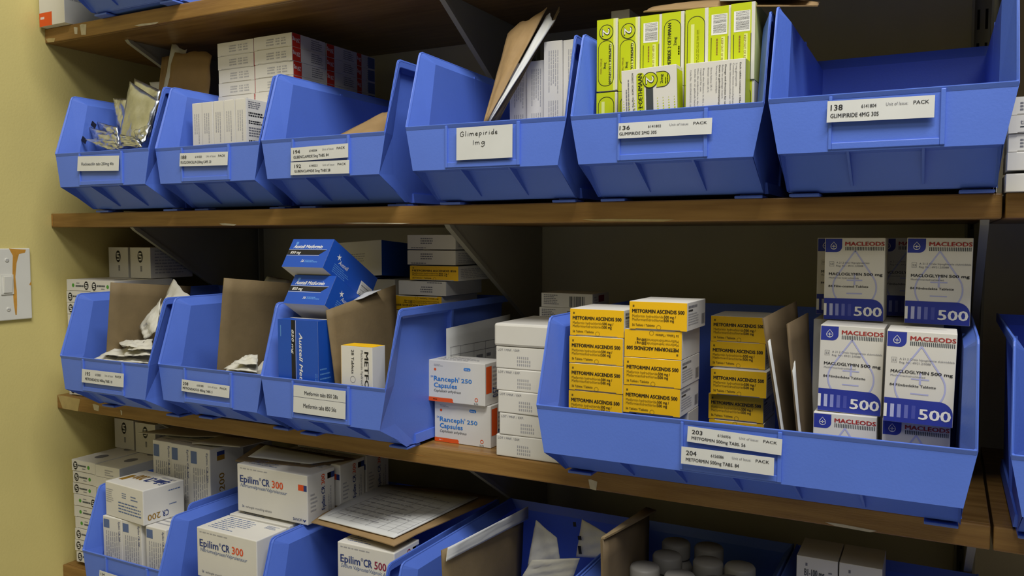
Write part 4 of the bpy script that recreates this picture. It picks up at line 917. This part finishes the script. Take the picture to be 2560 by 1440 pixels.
sach([S(362, 850, -.02), S(388, 830, -.02), S(404, 745, .0), S(347, 815, -.012)], 'white sachet hanging at the right side of the first divider', 32, .002, True)
for i, (c, nm) in enumerate((([(232, 898), (300, 905), (335, 885), (270, 878)], 'white sachet lying lowest at front left of the pile'),
                             ([(290, 905), (372, 908), (375, 885), (300, 880)], 'white sachet flat at front right of the pile'),
                             ([(255, 886), (320, 892), (345, 872), (282, 868)], 'white pointed sachet at the left of the pile'),
                             ([(310, 890), (378, 888), (378, 862), (320, 866)], 'white sachet in the middle of the pile'),
                             ([(318, 875), (380, 872), (382, 848), (330, 852)], 'white sachet near the top of the pile'),
                             ([(300, 862), (340, 868), (368, 850), (298, 855)], 'small white sachet with raised tip on the pile'))):
    sach([S(*c[0], -.07), S(*c[1], -.066), S(*c[2], -.03), S(*c[3], -.034)], nm + ', bin nearest the wall', 40 + i)
for i, (c, nm) in enumerate((([(556, 933), (640, 945), (645, 920), (575, 915)], 'lowest white sachet'), ([(560, 922), (642, 930), (645, 905), (590, 900)], 'middle white sachet'), ([(585, 908), (642, 912), (645, 886), (615, 888)], 'uppermost white sachet'))):
    sach([S(*c[0], -.06), S(*c[1], -.055), S(*c[2], -.02), S(*c[3], -.024)], nm + ' at the right of the second bin from the wall', 50 + i)
patch('sachet_heap', [(.226, -.05, ZC + .062), (.325, -.05, ZC + .062), (.325, .05, ZC + .088), (.228, .05, ZC + .088)], 14, 12, .003, .004, .003, 'pouch_paper', 'heap of white sachets filling the bin nearest the wall', 'sachet', seed=60)
patch('sachet_heap', [(.450, -.045, ZC + .058), (.527, -.045, ZC + .058), (.527, .04, ZC + .085), (.454, .04, ZC + .085)], 14, 12, .003, .004, .003, 'pouch_paper', 'heap of white sachets filling the second bin from the wall', 'sachet', seed=61)
patch('clear_sleeve', [S(330, 712, .05), S(435, 722, .06), S(430, 712, .13), S(330, 700, .13)], 8, 8, .001, 0, .001, 'clear_film', 'clear plastic film lying on the round-marked packs', 'film', seed=62)
patch('paper_sheet', [S(655, 712, .1), S(722, 716, .1), S(725, 700, .16), S(668, 690, .16)], 6, 6, .0006, 0, .0005, 'paper', 'white paper flap behind the shaded kraft divider', 'paper', seed=63)
# bin C3 divider
patch('kraft_divider', [S(846, 960, -.062) + Vector((-.001, 0, -.026)), (S(846, 960, -.062).x - .001, .075, ZC + .012), S(988, 712, .075), S(815, 776, -.062)], 10, 10, .0012, 0, .0004, 'kraft_board', 'kraft divider between the tall blue pack and the yellow-cornered pack', 'divider', seed=15)
patch('paper_sheet', [S(882, 752, -.012), S(905, 746, .0), S(953, 724, .035), S(915, 730, .03)], 6, 6, .0006, 0, .0003, 'paper', 'white paper corner poking over the kraft divider', 'paper', seed=16)
# leaf with table next to C3
def tbl(F):
    F.line([(.05, .62), (.95, .62)], .0005, 'ink_grey'); F.line([(.05, .40), (.95, .40)], .0005, 'ink_grey'); F.line([(.05, .28), (.95, .28)], .0005, 'ink_grey')
    for x in (.06, .2, .4, .58, .72, .85): F.line([(x, .28), (x, .62)], .0005, 'ink_grey')
    for i, x in enumerate((.09, .24, .44, .6, .75)): F.fine(x, .47, x + .1, .54, 1, 'ink_grey', .7, i)
patch('printed_form', [(.7655, .045, ZC + .057), (.7800, .20, ZC + .057), (.7800, .20, ZC + .157), (.7655, .045, ZC + .150)], 6, 6, .0005, 0, 0, 'paper', 'white form with a ruled table behind the capsule packs', 'paper', seed=17, draw=tbl)
# dividers in the wide bin
patch('kraft_divider', [(1.2195, -.040, ZC + .032), (1.2270, .08, ZC + .010), (1.2060, .08, ZC + .20), (1.1920, -.035, ZC + .19)], 8, 8, .0012, 0, .0004, 'kraft_shaded', 'shaded kraft divider right of the yellow packs in the wide bin', 'divider', seed=18)  # shadow among the packs is carried by the darkened kraft colour
patch('folded_leaflet', [(1.2225, -.046, ZC + .032), (1.2232, -.040, ZC + .032), (1.2005, -.040, ZC + .170), (1.1990, -.044, ZC + .168)], 4, 10, .0006, 0, .0003, 'paper', 'white leaflet edge between the two shaded dividers', 'leaflet', 'leaflets among dividers', seed=19)
patch('kraft_divider', [(1.2330, -.040, ZC + .032), (1.2350, .05, ZC + .010), (1.2230, .05, ZC + .19), (1.2150, -.032, ZC + .185)], 8, 8, .0012, 0, .0004, 'kraft_shaded', 'second shaded kraft divider beside the blue-band packs', 'divider', seed=20)
patch('folded_leaflet', [(1.2360, -.046, ZC + .032), (1.2364, -.041, ZC + .032), (1.2245, -.041, ZC + .150), (1.2232, -.044, ZC + .140)], 4, 10, .0006, 0, .0005, 'paper', 'white leaflet edge next to the blue-band packs', 'leaflet', 'leaflets among dividers', seed=22)
# lowest shelf: cards and forms
def form(F):
    for i in range(14): F.line([(.04, .06 + i * .065), (.96, .06 + i * .065)], .0003, 'ink_pale')
    for x in (.04, .16, .34, .55, .7, .84, .96): F.line([(x, .06), (x, .92)], .0004, 'ink_grey')
    for i in range(9): F.fine(.06, .085 + i * .09, .9, .105 + i * .09, 1, 'ink_pale', .8, i)
Z = spotz
patch('kraft_card', [Z(778, 1306, -.4275), Z(985, 1366, -.4275), Z(1245, 1243, -.425), Z(930, 1208, -.425)], 14, 10, .0012, 0, .0006, 'kraft', 'kraft card under the printed form on the lowest shelf bins', 'card', seed=23, edge=.015, curl=.003)
patch('printed_form', [Z(795, 1296, -.4235), Z(985, 1345, -.4235), Z(1195, 1243, -.4215), Z(935, 1210, -.4215)], 14, 10, .0008, 0, 0, 'paper', 'white printed form lying across the lowest shelf bins', 'paper', seed=24, draw=form)
patch('kraft_card', [Z(588, 1152, -.3665), Z(775, 1170, -.3665), Z(890, 1148, -.366), Z(650, 1110, -.366)], 10, 8, .0015, 0, .0003, 'kraft_shaded', 'dark kraft card on top of the upper 300 pack', 'card', seed=25)
patch('paper_sheet', [Z(620, 1142, -.3645), Z(775, 1160, -.3645), Z(860, 1148, -.364), Z(665, 1112, -.364)], 10, 8, .0006, 0, .0003, 'paper', 'white sheet on the dark card above the upper 300 pack', 'paper', seed=26)
for i, (c, zz, nm) in enumerate((([(345, 1082), (480, 1092), (640, 1092), (480, 1062)], -.3665, 'dark paper lying on the rear upright 200 packs'), ([(480, 1108), (600, 1118), (680, 1100), (560, 1088)], -.366, 'white folded paper right of the dark paper under the shelf'))):
    patch('paper_sheet', [Z(*c[0], zz), Z(*c[1], zz), Z(*c[2], zz), Z(*c[3], zz)], 8, 6, .001, 0, .0005, 'card_grey', nm, 'paper', 'papers on the 200 packs', seed=27 + i)
patch('kraft_divider', [(.8530, -.094, ZD + .060), (.8540, .08, ZD + .012), (.8640, .08, ZD + .203), S(1103, 1376, -.108)], 10, 10, .0012, 0, .0005, 'kraft_board', 'wide kraft divider in the shaded bin right of the printed form', 'divider', seed=29)
patch('paper_sheet', [S(1108, 1380, -.105) + Vector((.004, 0, -.01)), (.8680, .085, ZD + .195), (.8680, .085, ZD + .212), S(1112, 1368, -.104) + Vector((.004, 0, 0))], 8, 6, .0008, 0, .0004, 'paper', 'white paper edge along the top of the wide kraft divider', 'paper', seed=30)
patch('kraft_divider', [(1.0480, -.095, ZD + .060), (1.0400, .07, ZD + .115), (1.0400, .07, ZD + .235), S(1504, 1350, -.104)], 8, 8, .0025, 0, .0004, 'kraft_shaded', 'dark cardboard divider standing beside the pill bottles', 'divider', seed=31)
patch('kraft_divider', [S(1502, 1346, -.103), S(1512, 1346, -.101), (1.0500, .07, ZD + .239), (1.0370, .07, ZD + .241)], 4, 8, .002, 0, .0003, 'kraft_board', 'folded top flap of the cardboard divider', 'divider', seed=32)
GW = 'white blister sachets in the shaded bin'
for i, (c, y, nm) in enumerate((([(1318, 1420), (1400, 1400), (1392, 1345), (1340, 1300)], .06, 'dim white sachet beside the wide kraft divider'), ([(1440, 1392), (1505, 1395), (1518, 1335), (1455, 1298)], .08, 'white sachet with black marks at the back of the shaded bin'), ([(1300, 1450), (1430, 1450), (1450, 1395), (1330, 1400)], .02, 'dark sachet lying at the bottom of the shaded bin'))):
    patch('blister_sachet', [S(*q, y) for q in c], 10, 10, .0008, .001, .001, 'pouch_paper', nm, 'sachet', GW, seed=70 + i, draw=(lambda F: (F.rect(.08, .1, .2, .22, 'ink', 2), F.rect(.2, .45, .34, .55, 'ink', 2), F.rect(.16, .7, .28, .9, 'ink', 2))) if i == 1 else None)
